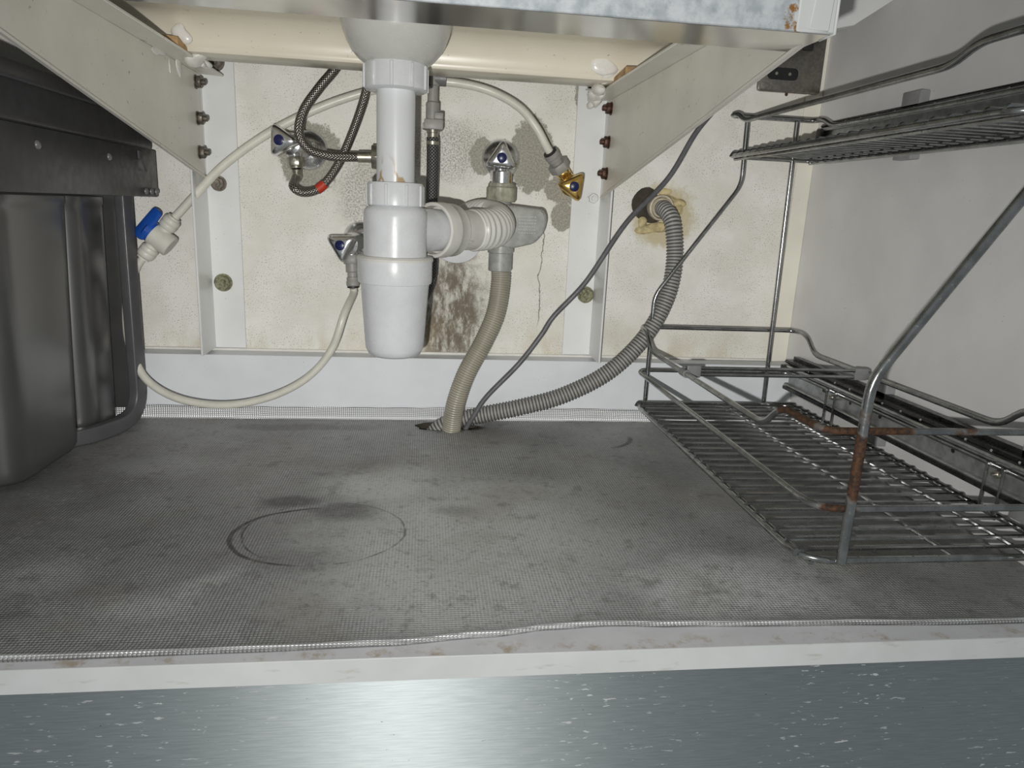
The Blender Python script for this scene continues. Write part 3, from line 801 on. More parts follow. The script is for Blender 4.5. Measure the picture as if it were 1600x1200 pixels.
cup = obj('cup', lathe([(0.010, 0.0), (0.024, 0.0008), (0.0285, 0.0035), (0.0312, 0.0095), (0.0322, 0.020), (0.0362, 0.077), (0.0372, 0.080), (0.0388, 0.0805), (0.0394, 0.083), (0.0396, 0.104), (0.0392, 0.1055), (0.036, 0.106), (0.034, 0.106)], c(0.1475), (0, 0, 1), 56), 'pvc', trap)
obj('cup_rim', lathe([(0.034, 0), (0.0404, 0.0), (0.0406, 0.0025), (0.0385, 0.0045), (0.0335, 0.0048)], c(0.2515), (0, 0, 1), 56), 'pvc_old', cup)
# outlet: spigot, big socket ring, pipe, bellows curving into the wall
S0 = Vector((TX + 0.012, TY + 0.012, 0.2830)); D = Vector((0.66, 0.75, 0.0)).normalized()
obj('outlet_spigot', lathe([(0.0235, 0), (0.0235, 0.062)], S0, D, 36), 'pvc', trap)
ring_o = S0 + D * 0.040
obj('outlet_socket', merge(lathe([(0.0255, 0.012), (0.0268, 0.001), (0.0285, 0.0), (0.0305, 0.001), (0.0310, 0.003), (0.0310, 0.018), (0.0302, 0.019), (0.0300, 0.034), (0.0262, 0.038), (0.0235, 0.040), (0.0235, 0.03)], ring_o, D, 48)), 'pvc_old', trap)
pipe_o = obj('outlet_pipe', merge(lathe([(0.0235, 0), (0.0232, 0.040), (0.0238, 0.0405), (0.0238, 0.043), (0.0228, 0.0435)], ring_o + D * 0.036, D, 40),
    xf(box(-0.0012, 0.0012, 0.0228, 0.0262, 0.0, 0.018, 0.0005, 1), frame(ring_o + D * 0.030, D) @ Matrix.Rotation(math.radians(118), 4, 'Z'))), 'pvc_old', trap)
e0 = ring_o + D * 0.074
bel_path = [e0, (0.0790, 0.896, 0.2850), (0.0890, 0.920, 0.2895), (0.0875, 0.950, 0.2945), (0.0730, 0.980, 0.2960), (0.0560, 1.012, 0.2880), (0.0470, 1.049, 0.2740)]
obj('bellows', sweep(catmull(bel_path, 0.00175), lambda s: 0.0240 + 0.0013 * math.sin(2 * PI * s / 0.007), 32), 'bellows', trap, sharp=80)
obj('wall_flange', lathe([(0.040, 0), (0.039, 0.004), (0.030, 0.008), (0.024, 0.009)], (0.046, YB - 0.0003, 0.270), (0, -1, 0), 40), 'pvc', trap)

# ================================================================ angle valves
def handle_g(o, axis, rot, R=0.026, h=0.020):
    """three cornered lever handle: wide base, smaller rounded face"""
    fm = frame(o, axis) @ Matrix.Rotation(rot, 4, 'Z')
    def tri(r, z, rad): 
        return [fm @ Vector((p[0], p[1], z)) for p in rpoly([(r * math.cos(a), r * math.sin(a)) for a in (PI / 2, PI / 2 + 2 * PI / 3, PI / 2 + 4 * PI / 3)], rad, 6)]
    return loft([tri(R * 0.86, 0, 0.010), tri(R, 0.002, 0.009), tri(R * 1.0, 0.009, 0.009), tri(R * 0.95, h * 0.66, 0.0095), tri(R * 0.80, h * 0.80, 0.0095), tri(R * 0.45, h * 0.86, 0.006)])
def angle_valve(esc, hd, rot, label, metal='chrome', group='angle valves on the wall', tilt=(0, 0, 0), outlet=(0, 0, -1), nutmat='nut_metal', nut_r=0.0105, esc_r=0.0270, R=0.026):
    esc = Vector(esc); hd = Vector(hd); ax = (hd - esc).normalized(); hax = (Vector((0, -1, 0)) + Vector(tilt)).normalized()
    t = thing('angle_valve', (esc.x, esc.y, esc.z - esc_r), label, 'valve', group)
    obj('wall_rose', lathe([(esc_r, 0), (esc_r, 0.0015), (esc_r * 0.93, 0.0055), (esc_r * 0.62, 0.0105), (0.013, 0.013)], esc, (0, -1, 0), 40), metal, t)
    L = (hd - esc).length
    bd = obj('body', merge(lathe([(0.0125, 0.004), (0.0125, L * 0.45), (0.0145, L * 0.47), (0.0145, L * 0.80), (0.0105, L * 0.84), (0.0095, L)], esc, ax, 28),
        lathe([(0.0095, 0.0), (0.0095, 0.018)], esc + ax * (L * 0.62), outlet, 24)), metal, t)
    no = esc + ax * (L * 0.62) + Vector(outlet).normalized() * 0.016
    obj('outlet_nut', merge(hexnut(no, outlet, nut_r * 1.12, 0.012), lathe([(nut_r * 0.8, 0), (nut_r * 0.8, 0.0145)], no, outlet, 20)), nutmat, t)
    h = obj('handle', handle_g(hd, hax, rot, R), metal, t, sharp=50)
    obj('cap', lathe([(0.0066, 0), (0.0066, 0.0012), (0.0055, 0.0020)], hd + hax * 0.0168, hax, 24), 'dark_blue', h)
    return no + Vector(outlet).normalized() * 0.0145
oA = angle_valve((-0.160, YB, 0.3765), (-0.1800, 0.990, 0.3815), math.radians(28), 'chrome angle valve feeding the red banded hose, left of the waste pipe', tilt=(-0.25, 0, 0.02), outlet=(0.10, -0.1, -1))
oB = angle_valve((-0.0880, YB, 0.2580), (-0.1070, 0.990, 0.2530), math.radians(62), 'chrome angle valve half hidden behind the bottle trap', tilt=(-0.2, 0, 0.05), outlet=(0.05, -0.12, -1), nutmat='grey_fit')
oC = angle_valve((0.1055, YB, 0.3785), (0.1000, 0.988, 0.3755), math.radians(-4), 'chrome angle valve feeding the grey siphon', tilt=(-0.06, 0, -0.04), nutmat='chrome', nut_r=0.013)
oD = angle_valve((0.2080, YB, 0.3485), (0.1985, 0.988, 0.3440), math.radians(205), 'brass angle valve with blue cap beside the right wall angle', metal='brass', tilt=(-0.05, 0, -0.05), outlet=(-0.62, -0.35, 0.70), nutmat='brass', esc_r=0.016, R=0.0245, nut_r=0.009)

# second chrome valve hidden behind the waste pipe, its nut holds the upper braided hose
hv = thing('angle_valve', (-0.048, YB, 0.340), 'dark valve body hidden behind the white waste pipe', 'valve', 'angle valves on the wall')
obj('body', merge(lathe([(0.024, 0), (0.022, 0.006), (0.0125, 0.010), (0.0125, 0.092)], (-0.045, YB, 0.3670), (0, -1, 0), 28)), 'dark_fit', hv)
obj('outlet_nut', hexnut((-0.0540, 0.970, 0.3668), (-1, 0, 0), 0.0165, 0.0145), 'nut_metal', hv)

# ---------------------------------------------------------------- braided hoses
h1 = thing('braided_hose', (-0.156, 0.98, 0.3145), 'looping steel braided hose with a red band, from the left chrome valve', 'hose', 'braided tap hoses')
p1 = [oA, oA + Vector((0.0005, -0.002, -0.010)), (-0.1680, 0.972, 0.3262), (-0.1555, 0.972, 0.3188), (-0.1345, 0.976, 0.3262), (-0.1125, 0.982, 0.3559), (-0.0915, 0.984, 0.403), (-0.0762, 0.975, 0.4451), (-0.0706, 0.96, 0.4702), (-0.066, 0.94, 0.4975)]
obj('hose', hose(p1, 0.0056, 0.004, 14), 'braid', h1)
obj('ferrule', sweep(catmull(p1[:3], 0.004)[:5], 0.0066, 16), 'nut_metal', h1)
cp = catmull(p1, 0.002)
i0 = min(range(len(cp)), key=lambda i: (cp[i] - Vector((-0.1340, 0.976, 0.3270))).length)
obj('band', sweep(cp[i0 - 3:i0 + 4], 0.0063, 16), 'red', h1, label='red band')
h2 = thing('braided_hose', (-0.11, 0.965, 0.362), 'steel braided hose curving down and sideways to the hidden valve', 'hose', 'braided tap hoses')
p2 = [(-0.0940, 0.94, 0.4975), (-0.1095, 0.955, 0.4695), (-0.1315, 0.957, 0.4432), (-0.1505, 0.957, 0.4159), (-0.1555, 0.953, 0.3890), (-0.1430, 0.953, 0.3705), (-0.1168, 0.96, 0.3648), (-0.0880, 0.97, 0.3660), (-0.068, 0.970, 0.3668)]
obj('hose', hose(p2, 0.0060, 0.004, 14), 'braid', h2)
obj('ferrule', sweep(catmull([(-0.086, 0.970, 0.3661), (-0.077, 0.970, 0.3665), (-0.068, 0.970, 0.3668)], 0.004), 0.0070, 16), 'nut_metal', h2)

# black braided hose with grey elbow fittings
h3 = thing('black_hose', (0.010, 0.975, 0.19), 'black braided hose with grey clip fitting behind the trap', 'hose')
obj('hose', hose([(0.0085, 0.970, 0.395), (0.0092, 0.970, 0.3674), (0.0089, 0.975, 0.3274), (0.0090, 0.98, 0.2778), (0.0105, 0.985, 0.2265), (0.0040, 0.992, 0.195), (-0.0150, 1.000, 0.165), (-0.040, 1.005, 0.150)], 0.0079, 0.004, 14), 'black_braid', h3)
obj('ferrule', lathe([(0.0082, 0), (0.0082, 0.004), (0.0070, 0.0045), (0.0070, 0.014), (0.0080, 0.0145), (0.0080, 0.018)], (0.0086, 0.970, 0.3860), (0, 0, 1), 20), 'nut_metal', h3)
obj('lower_clip', merge(box(-0.0025, 0.0215, 0.958, 0.982, 0.404, 0.4165, 0.0015), box(0.010, 0.0215, 0.960, 0.980, 0.4165, 0.4250, 0.0015), box(-0.0045, 0.000, 0.962, 0.978, 0.4045, 0.4120, 0.001)), 'grey_fit', h3)
obj('stem', lathe([(0.0085, 0), (0.0085, 0.020), (0.0066, 0.022), (0.0066, 0.040), (0.0084, 0.041), (0.0084, 0.062)], (0.0078, 0.970, 0.4165), (0, 0, 1), 22), 'grey_fit', h3)
obj('upper_clip', merge(box(-0.002, 0.0185, 0.958, 0.982, 0.4715, 0.4830, 0.0015), lathe([(0.0095, 0), (0.0095, 0.014)], (0.0100, 0.970, 0.4665), (1, 0, 0), 22)), 'dark_fit', h3)
obj('sleeve', lathe([(0.0070, 0), (0.0070, 0.020)], (-0.0020, 0.966, 0.4560), (0, 0, 1), 16), 'black_rub', h3)

# ---------------------------------------------------------------- ivory water tubes and the blue tap
def pushfit(o, d, t, mat, r=0.0085, black=True, name='push_fit'):
    """connector body starting at o pointing along d, ending in the collet where the tube leaves"""
    obj(name, lathe([(r * 1.05, 0), (r * 1.05, 0.010), (r * 0.82, 0.0115), (r * 0.82, 0.017), (r * 0.98, 0.018), (r * 0.98, 0.0225), (r * 1.06, 0.0235), (r * 1.06, 0.0285), (r * 0.9, 0.030)], o, d, 24), mat, t)
    if black: obj('collet', lathe([(r * 0.95, 0), (r * 0.95, 0.002), (r * 0.7, 0.0025)], Vector(o) + Vector(d).normalized() * 0.030, d, 24), 'black_rub', t)
tA = thing('water_tube', (-0.24, 0.965, 0.033), 'ivory plastic tube looping low from the half hidden valve to the blue tap', 'tube', 'ivory water tubes')
dB = Vector((0.05, -0.12, -1)).normalized()
pushfit(oB - dB * 0.002, dB, tA, 'grey_fit', 0.0085)
jB = oB + dB * 0.030
pa = [jB, jB + dB * 0.008, (-0.1052, 0.966, 0.1634), (-0.1222, 0.963, 0.1156), (-0.1555, 0.960, 0.0761), (-0.2053, 0.957, 0.0498), (-0.2639, 0.957, 0.0384), (-0.3223, 0.962, 0.0452), (-0.3647, 0.972, 0.0686), (-0.3860, 0.985, 0.107), (-0.3925, 0.995, 0.1439), (-0.3895, 1.0, 0.1818), (-0.3766, 1.0, 0.2135), (-0.3640, 1.0, 0.2300)]
obj('tube', hose(pa, 0.0052, 0.006, 14), 'tube', tA)
tB = thing('water_tube', (-0.08, 1.0, 0.28), 'ivory plastic tube arching from the blue tap to the brass valve', 'tube', 'ivory water tubes')
dD = Vector((-0.62, -0.35, 0.70)).normalized()
pushfit(oD - dD * 0.003, dD, tB, 'grey_fit', 0.0100)
obj('union_nut', hexnut(oD - dD * 0.002, dD, 0.0148, 0.012), 'grey_fit', tB)
jD = oD + dD * 0.029
pb = [(-0.3235, 1.0, 0.2805), (-0.2968, 1.0, 0.3095), (-0.2589, 1.0, 0.349), (-0.2014, 1.0, 0.3915), (-0.1363, 1.0, 0.4264), (-0.0753, 1.0, 0.4496), (-0.0221, 1.0, 0.463), (0.0275, 0.995, 0.4668), (0.0781, 0.995, 0.4605), (0.1190, 0.988, 0.4420), (0.1430, 0.984, 0.4180), jD + dD * 0.008, jD]
obj('tube', hose(pb, 0.0056, 0.006, 14), 'tube', tB)

bv = thing('inline_tap', (-0.345, 1.0, 0.235), 'ivory inline tap with a blue lever on the white tube beside the bin', 'valve')
A0 = Vector((-0.3735, 1.0, 0.2185)); B0 = Vector((-0.3180, 1.0, 0.2880)); dv = (B0 - A0).normalized(); Cc = (A0 + B0) / 2
pv = Vector((-dv.z, 0, dv.x))  # across the tube, towards upper left
def barrel(o, d): return lathe([(a * 1.15, b) for a, b in [(0.0075, 0), (0.0075, 0.016), (0.0092, 0.017), (0.0100, 0.0195), (0.0100, 0.0225), (0.0094, 0.0235), (0.0100, 0.0245), (0.0100, 0.0290), (0.0090, 0.0315), (0.0075, 0.0325), (0.0075, 0.0345), (0.006, 0.035)]], o, d, 28)
obj('body', merge(barrel(Cc, dv), barrel(Cc, -dv), lathe([(0.0140, -0.0185), (0.0150, -0.0175), (0.0150, 0.0085)], Cc, pv, 32)), 'valve_white', bv)
obj('collar', merge(lathe([(0.0142, 0.0085), (0.0142, 0.0165), (0.0115, 0.0185)], Cc, pv, 32)), 'blue', bv)
lax = (pv * 0.50 + Vector((0, -0.86, 0))).normalized()
obj('lever', prism(rpoly([(-0.0105, -0.015), (0.0095, -0.015), (0.0075, 0.031), (-0.0075, 0.031)], 0.0075, 6), -0.0025, 0.0035, 0.0014, 2, frame(Cc + pv * 0.0185 + Vector((0, -0.006, 0)), lax, dv)), 'blue', bv)

# ---------------------------------------------------------------- grey siphon with ribbed hose
sp_t = thing('wall_siphon', (0.105, 0.975, 0.225), 'grey moulded plastic siphon with olive nut under the chrome valve', 'siphon')
SX, SYp = 0.1010, 0.9800
gear = lambda a: 1 + 0.035 * math.copysign(min(1, abs(math.sin(6 * a)) * 3), math.sin(6 * a))
obj('neck', lathe([(0.0135, 0), (0.0135, 0.018)], (SX, SYp, 0.3390), (0, 0, 1), 28), 'chrome', sp_t)
obj('union_nut', lathe([(0.0185, 0), (0.0195, 0.002), (0.0195, 0.018), (0.0175, 0.0195), (0.0175, 0.023), (0.0165, 0.024)], (SX, SYp, 0.3190), (0, 0, 1), 72, gear), 'olive_nut', sp_t)
obj('tail', lathe([(0.0130, 0), (0.0130, 0.090)], (SX, SYp, 0.2300), (0, 0, 1), 28), 'siphon', sp_t)
XZ = Matrix(((1, 0, 0, 0), (0, 0, -1, 0), (0, 1, 0, 0), (0, 0, 0, 1)))   # local xy -> world xz, local z -> -y
shell = rpoly([(0.090, 0.259), (0.090, 0.318), (0.112, 0.3155), (0.158, 0.3120), (0.163, 0.300), (0.160, 0.281), (0.148, 0.2665), (0.118, 0.2585)], 0.010, 5)
sh = obj('shell', prism(shell, -0.992, -0.964, 0.004, 3, XZ), 'siphon', sp_t)
obj('lower_collar', lathe([(0.0145, 0), (0.0160, 0.001), (0.0160, 0.024), (0.0175, 0.025), (0.0175, 0.034), (0.015, 0.036)], (SX + 0.002, SYp, 0.2270), (0, 0, 1), 28), 'siphon', sp_t)
# moulded marks: square, flash sign, rows of small relief
yf = 0.9638
def mark(x0, x1, z0, z1): return box(x0, x1, yf - 0.0003, yf + 0.0006, z0, z1)
mk = [mark(0.115, 0.1195, 0.2995, 0.3001), mark(0.115, 0.1195, 0.2955, 0.2961), mark(0.115, 0.1156, 0.2955, 0.3001), mark(0.1189, 0.1195, 0.2955, 0.3001), mark(0.1168, 0.1177, 0.2973, 0.2983)]
mk += [sweep([Vector((0.1160, yf, 0.2905)), Vector((0.1157, yf, 0.2845)), Vector((0.1185, yf, 0.2850)), Vector((0.1170, yf, 0.2775))], 0.0004, 5)]
rnd = random.Random(4)
for r_ in range(6):
    x = 0.124
    while x < 0.146:
        w_ = rnd.uniform(0.0012, 0.0030)
        mk.append(mark(x, x + w_, 0.3005 - r_ * 0.0042, 0.3005 - r_ * 0.0042 + 0.0012)); x += w_ + 0.0012
obj('moulded_marks', merge(*mk), 'siphon_mark', sh)
dh = thing('drain_hose', (0.06, 0.965, -0.012), 'translucent beige ribbed hose from the siphon down to the floor hole', 'hose')
pd = [(0.1030, 0.980, 0.236), (0.1045, 0.978, 0.2133), (0.0985, 0.971, 0.1697), (0.0825, 0.965, 0.1299), (0.0597, 0.960, 0.0853), (0.0466, 0.960, 0.0438), (0.0423, 0.966, 0.0067), (0.0410, 0.972, -0.020)]
obj('hose', sweep(catmull(pd, 0.0033 / 4), lambda s: 0.0130 + 0.0006 * math.sin(2 * PI * s / 0.0033), 18), 'clear_hose', dh, sharp=180)

# ---------------------------------------------------------------- grey corrugated hose out of the wall hole
ch = thing('corrugated_hose', (0.19, 0.98, -0.012), 'grey corrugated hose curving from the wall opening to the floor hole', 'hose')
pc = [(0.3400, 1.050, 0.3205), (0.3425, 1.022, 0.3195), (0.3490, 1.001, 0.3000), (0.3535, 0.992, 0.2473), (0.3440, 0.985, 0.1932), (0.3150, 0.980, 0.1379), (0.2655, 0.975, 0.0883), (0.2020, 0.975, 0.0530), (0.1380, 0.978, 0.0330), (0.0742, 0.987, 0.0165), (0.0330, 0.993, 0.0030), (0.0100, 0.998, -0.020)]
obj('hose', sweep(catmull(pc, 0.0047 / 5), lambda s: 0.0112 + 0.0013 * max(-0.6, math.cos(2 * PI * s / 0.0047)) * -1, 18), 'corr_hose', ch, sharp=180)
wp = thing('wall_pipe', (0.338, YB, 0.295), 'stained pipe stub in a rough foam filled wall opening', 'pipe')
obj('pipe_end', merge(lathe([(0.0150, 0.004), (0.0152, 0.020), (0.0180, 0.021), (0.0180, 0.028), (0.0155, 0.0285), (0.0130, 0.022)], (0.3385, YB + 0.001, 0.3215), (0, -1, 0), 32)), 'pipe_end', wp)
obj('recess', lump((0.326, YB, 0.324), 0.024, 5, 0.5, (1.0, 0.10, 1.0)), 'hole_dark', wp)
fm = [((0.364, YB, 0.332), 0.012, (1.2, .5, .7)), ((0.374, YB, 0.318), 0.010, (.7, .3, 1.0)), ((0.335, YB, 0.291), 0.014, (1.4, .4, .7)), ((0.318, YB, 0.297), 0.010, (.8, .4, 1.1)), ((0.350, YB, 0.345), 0.010, (1.3, .3, .6))]
obj('foam', merge(*[lump(p, r, 40 + i, 0.6, q) for i, (p, r, q) in enumerate(fm)]), 'foam', wp)

# ---------------------------------------------------------------- grey cable
tag(obj('power_cable', hose([(0.430, 1.015, 0.530), (0.4000, 0.992, 0.4700), (0.3630, 0.985, 0.4205), (0.3295, 0.982, 0.3600), (0.2730, 0.975, 0.2972), (0.2225, 0.970, 0.2175), (0.1800, 0.972, 0.1672), (0.1640, 0.972, 0.1405), (0.1345, 0.972, 0.0990), (0.0905, 0.970, 0.0510), (0.0730, 0.970, 0.0225), (0.0605, 0.973, -0.002), (0.056, 0.980, -0.019)], 0.0037, 0.006, 12), 'cable'),
    'thin dark grey cable running diagonally from the right arm to the floor hole', 'cable')

# ---------------------------------------------------------------- socket plate on the back wall
so = thing('wall_socket', (0.518, YB, 0.4905), 'dull steel double socket plate with black rocker in the right back corner', 'socket')
pl = obj('plate', prism(rrect(0.0950, 0.0900, 0.006), -YB + 0.0004, -YB + 0.0065, 0.0010, 2, XZ @ Matrix.Translation((0.5185, 0.5360, 0))), 'socket', so)
obj('rocker', box(0.5305, 0.5455, YB - 0.0100, YB - 0.0060, 0.5480, 0.5730, 0.0012), 'black_pl', pl)
obj('rocker', box(0.4905, 0.5055, YB - 0.0100, YB - 0.0060, 0.5480, 0.5730, 0.0012), 'black_pl', pl)
obj('outlet', prism(rrect(0.0460, 0.0165, 0.0078, 8), -YB + 0.0055, -YB + 0.0072, 0.0003, 1, XZ @ Matrix.Translation((0.5060, 0.5155, 0))), 'black_pl', pl)
for x in (0.4960, 0.5160):
    obj('outlet_contact', lathe([(0.0022, 0), (0.0022, 0.0006)], (x, YB - 0.0072, 0.5155), (0, -1, 0), 12), 'nut_metal', pl)
obj('screw', lathe([(0.0025, 0), (0.002, 0.001)], (0.5180, YB - 0.0006, 0.4895), (0, -1, 0), 12), 'rusty_bolt', so)

# ================================================================ bins on the left
bf = thing('bin_frame', (-0.46, 0.80, 0.004), 'dark grey pull-out bin frame with lid and upright bar', 'bin frame')
def yprism(poly, y0, y1, bev=0.0, seg=2): return prism(poly, -y1, -y0, bev, seg, XZ)
obj('side_rail', yprism([(-0.3450, 0.3050), (-0.3450, 0.3625), (-0.3490, 0.3625), (-0.3490, 0.3085), (-0.372, 0.3085), (-0.372, 0.3050)], 0.50, 1.008, 0.0012, 2), 'bin_frame', bf)
obj('lid', yprism(rpoly([(-0.3480, 0.3615), (-0.3480, 0.398), (-0.3560, 0.4140), (-0.575, 0.4140), (-0.575, 0.3615)], 0.006, 4), 0.50, 1.006, 0.002, 2), 'bin_frame', bf)
obj('lid_strip', yprism([(-0.3478, 0.3975), (-0.3472, 0.4005), (-0.3545, 0.4155), (-0.357, 0.4150)], 0.50, 1.000, 0.0006, 1), 'bin_bar', bf)
for y, z in ((0.715, 0.3470), (0.865, 0.3462), (0.965, 0.3115), (0.983, 0.3115), (1.001, 0.3115)):
    obj('stud', lathe([(0.0042, 0), (0.0040, 0.0012), (0.0028, 0.0024), (0.0008, 0.0028)], (-0.3450, y, z), (1, 0, 0), 16), 'rivet', bf)
obj('latch', merge(box(-0.3450, -0.3420, 0.945, 0.957, 0.3490, 0.3590, 0.0008, 1), sweep(fillet([(-0.3425, 0.953, 0.350), (-0.3420, 0.957, 0.343), (-0.3425, 0.966, 0.336)], 0.01), 0.0011, 6)), 'bin_bar', bf)
# upright flat bar, bent forward at its foot
bar_path = fillet([(-0.3800, 0.9840, 0.3060), (-0.3800, 0.9740, 0.030), (-0.3800, 0.9740, 0.0145), (-0.4000, 0.9050, 0.0135), (-0.4350, 0.8300, 0.0135)], 0.05, 8)
bar_path = fillet([(-0.3800, 0.9860, 0.3060), (-0.3790, 0.9780, 0.0140), (-0.4120, 0.8900, 0.0140), (-0.4700, 0.8700, 0.0140)], 0.050, 10)
def flatbar(path, a, b_):
    P_ = [Vector(p) for p in path]; rings = []
    for i, p in enumerate(P_):
        t = (P_[min(len(P_) - 1, i + 1)] - P_[max(0, i - 1)]).normalized()
        side = Vector((0.96, -0.28, 0)); side = (side - t * side.dot(t)).normalized(); nn = t.cross(side)
        rings.append([p + side * q[0] + nn * q[1] for q in rrect(a, b_, 0.0030, 3)])
    return loft(rings)
obj('bar', flatbar(bar_path, 0.014, 0.0200), 'bin_bar', bf)
obj('back_plate', box(-0.565, -0.396, 1.0045, 1.0065, 0.020, 0.305, 0.001, 1), 'bin', bf)
obj('base_tray', box(-0.565, -0.440, 0.70, 1.000, 0.0045, 0.0075, 0.001, 1), 'bin_frame', bf)

def bin_g(x0, x1, y0, y1, z0, z1, tx, ty, r=0.020):
    def rg(k, z, s=1.0):
        dx, dy = tx * k, ty * k
        cx, cy = (x0 + x1) / 2, (y0 + y1) / 2
        w_, d_ = (x1 - x0) + 2 * dx, (y1 - y0) + 2 * dy
        return [Vector((cx + p[0] * s, cy + p[1] * s, z)) for p in rrect(w_, d_, r, 7)]
    out = [rg(0, z0, 0.90), rg(0, z0 + 0.002, 0.965), rg(0.02, z0 + 0.007, 0.995)] + [rg(t, z0 + (z1 - z0) * t) for t in (0.06, 0.25, 0.5, 0.75, 0.93)]
    rim = [rg(0.95, z1 - 0.010, 1.0), rg(1.0, z1 - 0.008, 1.012), rg(1.0, z1, 1.012), rg(1.0, z1, 0.985), rg(0.9, z1 - 0.02, 0.97), rg(0.1, z0 + 0.012, 0.955), rg(0.1, z0 + 0.006, 0.80)]
    return loft(out + rim)
b1 = tag(obj('waste_bin', bin_g(-0.560, -0.408, 0.735, 0.886, 0.0080, 0.3020, 0.010, 0.006, 0.034), 'bin', sharp=60), 'glossy dark grey plastic bin nearest the cupboard front', 'bin', 'pull-out bins')
b2 = tag(obj('waste_bin', bin_g(-0.560, -0.4090, 0.903, 0.997, 0.0080, 0.3020, 0.006, 0.003, 0.030), 'bin', sharp=60), 'glossy dark grey plastic bin at the back, behind the first bin', 'bin', 'pull-out bins')

# ================================================================ wire rack on the right
rk = thing('wire_rack', (0.43, 0.73, 0.038), 'two tier chrome pull-out wire rack with rust spots', 'rack')
RZ, RXL, RXR, RYF, RYB = 0.0420, 0.3095, 0.5540, 0.4960, 0.9780
# lower basket: rim, support wires, cross wires
lb = obj('lower_basket', wire([(RXL, RYF, RZ), (RXR, RYF, RZ), (RXR, RYB, RZ), (RXL, RYB, RZ)], 0.0032, 0.030, True, 10), 'rack', rk)
for x in (RXL + 0.010, RXR - 0.030, (RXL + RXR) / 2 + 0.02):
    obj('support_wire', wire([(x, RYF + 0.003, RZ - 0.0035), (x, RYB - 0.003, RZ - 0.0035)], 0.0022), 'rack', lb)
nw = 25; first = None
for i in range(nw):
    y = RYF + 0.012 + (RYB - RYF - 0.022) * i / (nw - 1)
    if first is None:
        first = obj('grid_wire', wire([(RXL - 0.0015, y, RZ - 0.0015), (RXL + 0.001, y, RZ + 0.0040), (RXR - 0.001, y, RZ + 0.0040), (RXR + 0.0020, y, RZ - 0.0020)], 0.0019, 0.002, False, 6), 'rack', lb); y_first = y
        base_loc = wloc(first)
    else:
        cpy = first.copy(); col.objects.link(cpy); cpy.parent = lb; cpy.location = first.location + Vector((0, y - y_first, 0))
# two guard rails
Zm, Zt, Zd = 0.0905, 0.1540, 0.1300
obj('middle_rail', wire([(RXL, 0.4890, Zm), (RXR - 0.004, 0.4890, Zm), (RXR - 0.004, 0.9850, Zm), (RXL, 0.9850, Zm)], 0.0030, 0.026, True, 10), 'rack_rust', rk)
def dip_loop(xl, xr, y0, y1, zt, zd, d0, d1):
    """guard rail that dips along both sides"""
    return [(xl, y0, zt), (xr, y0, zt), (xr, y0 + d0, zt), (xr, y0 + d0 + 0.026, zd), (xr, y1 - d1 - 0.026, zd), (xr, y1 - d1, zt), (xr, y1, zt), (xl, y1, zt), (xl, y1 - d1, zt), (xl, y1 - d1 - 0.026, zd), (xl, y0 + d0 + 0.026, zd), (xl, y0 + d0, zt)]
obj('top_rail', wire(dip_loop(RXL, RXR - 0.008, 0.4930, 0.9850, Zt, Zd, 0.070, 0.035), 0.0030, 0.016, True, 10), 'rack_rust', rk)
# divider clipped across the basket
dv_o = obj('divider', merge(wire([(RXL, 0.7960, Zd - 0.002), (RXR - 0.008, 0.7960, Zd - 0.002)], 0.0022), wire([(RXL, 0.7960, Zd + 0.006), (RXR - 0.008, 0.7960, Zd + 0.006)], 0.0022)), 'rack', rk)
for x in (RXL, RXR - 0.008):
    s = 1 if x < 0.4 else -1
    obj('clip', merge(box(x + (0.002 if s > 0 else -0.020), x + (0.020 if s > 0 else -0.002), 0.7930, 0.7990, Zd - 0.0055, Zd + 0.0095, 0.0018), lathe([(0.0048, 0), (0.0048, 0.016)], (x, 0.788, Zd), (0, 1, 0), 16)), 'grey_clip', dv_o)
# posts
zb, zk, zj, ztop = 0.0390, 0.2000, 0.3560, 0.4430
def post(x, y, r, z0, z1, z2): return wire([(x, y, z0), (x, y, z1), (x + 0.1095, y, z2), (x + 0.1075, y, ztop)], r, 0.014, False, 12)
obj('post', post(0.3356, 0.4850, 0.0041, 0.0460, 0.1960, 0.3575), 'rack_post', rk)
obj('post', post(0.3245, 0.9780, 0.0031, 0.0390, zk, zj), 'rack', rk)
for y, r in ((0.9780, 0.0031), (0.4850, 0.0038)):
    obj('post', wire([(0.5080, y, 0.0430), (0.5030, y, ztop)], r, 0.01, False, 12), 'rack', rk)
# upper basket
UZ, UXL, UXR = 0.3930, 0.4110, 0.5500
ub = obj('upper_basket', wire([(UXL, RYF - 0.015, UZ), (UXR, RYF - 0.015, UZ), (UXR, RYB, UZ), (UXL, RYB, UZ)], 0.0030, 0.022, True, 10), 'rack', rk)
for x in (UXL + 0.008, UXR - 0.022):
    obj('support_wire', wire([(x, RYF - 0.012, UZ - 0.0035), (x, RYB - 0.003, UZ - 0.0035)], 0.0020), 'rack', ub)
first = None
nw2 = 25
for i in range(nw2):
    y = RYF + 0.000 + (RYB - RYF - 0.010) * i / (nw2 - 1)
    if first is None:
        first = obj('grid_wire', wire([(UXL - 0.0015, y, UZ - 0.001), (UXL + 0.001, y, UZ + 0.0042), (UXR - 0.001, y, UZ + 0.0042), (UXR + 0.0015, y, UZ - 0.001)], 0.0020, 0.002, False, 6), 'rack', ub); y_first = y
    else:
        cpy = first.copy(); col.objects.link(cpy); cpy.parent = ub; cpy.location = first.location + Vector((0, y - y_first, 0))
obj('upper_top_rail', wire(dip_loop(UXL - 0.002, UXR - 0.020, 0.4800, 0.9800, 0.4460, 0.4345, 0.052, 0.022), 0.0032, 0.014, True, 10), 'rack', rk)

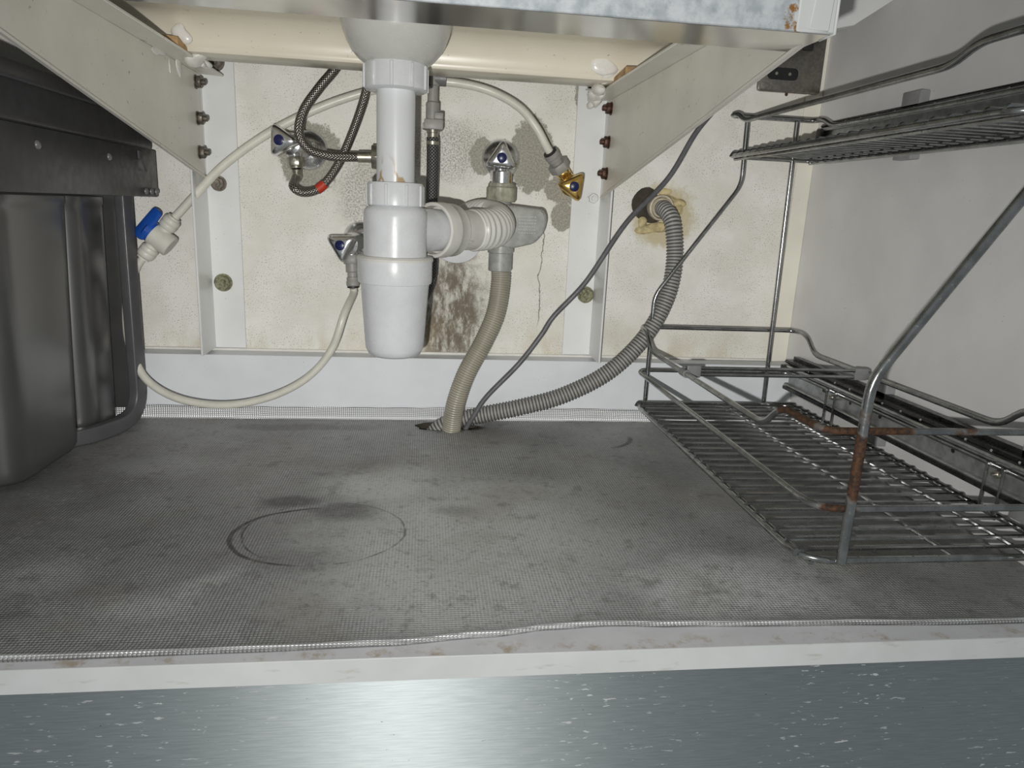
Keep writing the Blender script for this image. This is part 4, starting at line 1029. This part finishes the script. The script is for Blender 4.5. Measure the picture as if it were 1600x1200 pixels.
# ---------------------------------------------------------------- drawer slides between rack and side panel
def slide(name, z, y0, y1, label, hooks):
    t = thing(name, (0.560, (y0 + y1) / 2, z - 0.020), label, 'drawer slide', 'rack slides')
    # inner member: flat web with rolled lips
    web = obj('inner_rail', yprism([(0.5570, z - 0.0195), (0.5440, z - 0.0195), (0.5425, z - 0.0165), (0.5440, z - 0.0150), (0.5500, z - 0.0150), (0.5500, z + 0.0090), (0.5440, z + 0.0090), (0.5425, z + 0.0110), (0.5440, z + 0.0130), (0.5570, z + 0.0130)], y0, y1, 0, 1), 'zinc', t)
    for k in range(7):
        y = y0 + 0.05 + k * 0.062
        obj('rail_hole', lathe([(0.0026, 0), (0.0026, 0.0004)], (0.5500, y, z - 0.0020), (-1, 0, 0), 12) if k % 3 else prism(rrect(0.004, 0.010, 0.0018, 4), 0, 0.0004, 0, 1, frame((0.5500, y, z - 0.0020), (-1, 0, 0), (0, 1, 0))), 'black_pl', web)
    obj('lip', merge(yprism([(0.5585, z - 0.0225), (0.5405, z - 0.0225), (0.5405, z - 0.0180), (0.5425, z - 0.0180), (0.5425, z - 0.0205), (0.5585, z - 0.0205)], y0 + 0.002, y1 - 0.002, 0, 1)), 'slide_dark', t)
    out = obj('outer_rail', yprism([(0.5690, z - 0.0120), (0.5600, z - 0.0120), (0.5600, z + 0.0140), (0.5480, z + 0.0140), (0.5460, z + 0.0165), (0.5480, z + 0.0190), (0.5600, z + 0.0190), (0.5600, z + 0.0235), (0.5690, z + 0.0235)], y0 - 0.02, y1 + 0.012, 0, 1), 'slide_dark', t)
    obj('stop_block', box(0.5400, 0.5560, y1 - 0.002, y1 + 0.012, z - 0.004, z + 0.012, 0.0015), 'black_rub', out)
    for k in range(14):
        y = y0 + 0.02 + k * 0.034
        obj('ball', lathe([(0.0002, -0.0016), (0.0012, -0.0011), (0.0016, 0), (0.0012, 0.0011), (0.0002, 0.0016)], (0.5462, y, z + 0.0160), (0, 0, 1), 10), 'ball', out)
    return t
sl1 = slide('drawer_slide', 0.0880, 0.470, 0.990, 'zinc and black drawer slide along the side panel beside the lower basket', True)
for y in (0.862, 0.578):
    for dy in (-0.010, 0.010):
        obj('hook', merge(wire([(0.5415, y + dy, 0.0925), (0.5415, y + dy, 0.0430)], 0.0016, 0.002), box(0.5400, 0.5500, y + dy - 0.0022, y + dy + 0.0022, 0.0905, 0.0945, 0.0006, 1)), 'rack', rk)
    obj('hook_bolt', merge(hexnut((0.5500, y, 0.0850), (-1, 0, 0), 0.0042, 0.008), lathe([(0.0018, 0), (0.0018, 0.012)], (0.5500, y, 0.0850), (-1, 0, 0), 10)), 'nut_metal', rk)
for y in (0.792, 0.560):
    obj('wall_mount', box(0.5600, 0.5728, y - 0.013, y + 0.013, 0.0440, 0.1260, 0.0012), 'grey_pad', sl1)
sl2 = slide('drawer_slide', 0.4250, 0.470, 0.980, 'dark drawer slide along the side panel beside the upper basket', False)
for y in (0.825,):
    obj('wall_mount', box(0.5600, 0.5728, y - 0.016, y + 0.016, 0.3875, 0.4640, 0.0012), 'grey_pad', sl2)
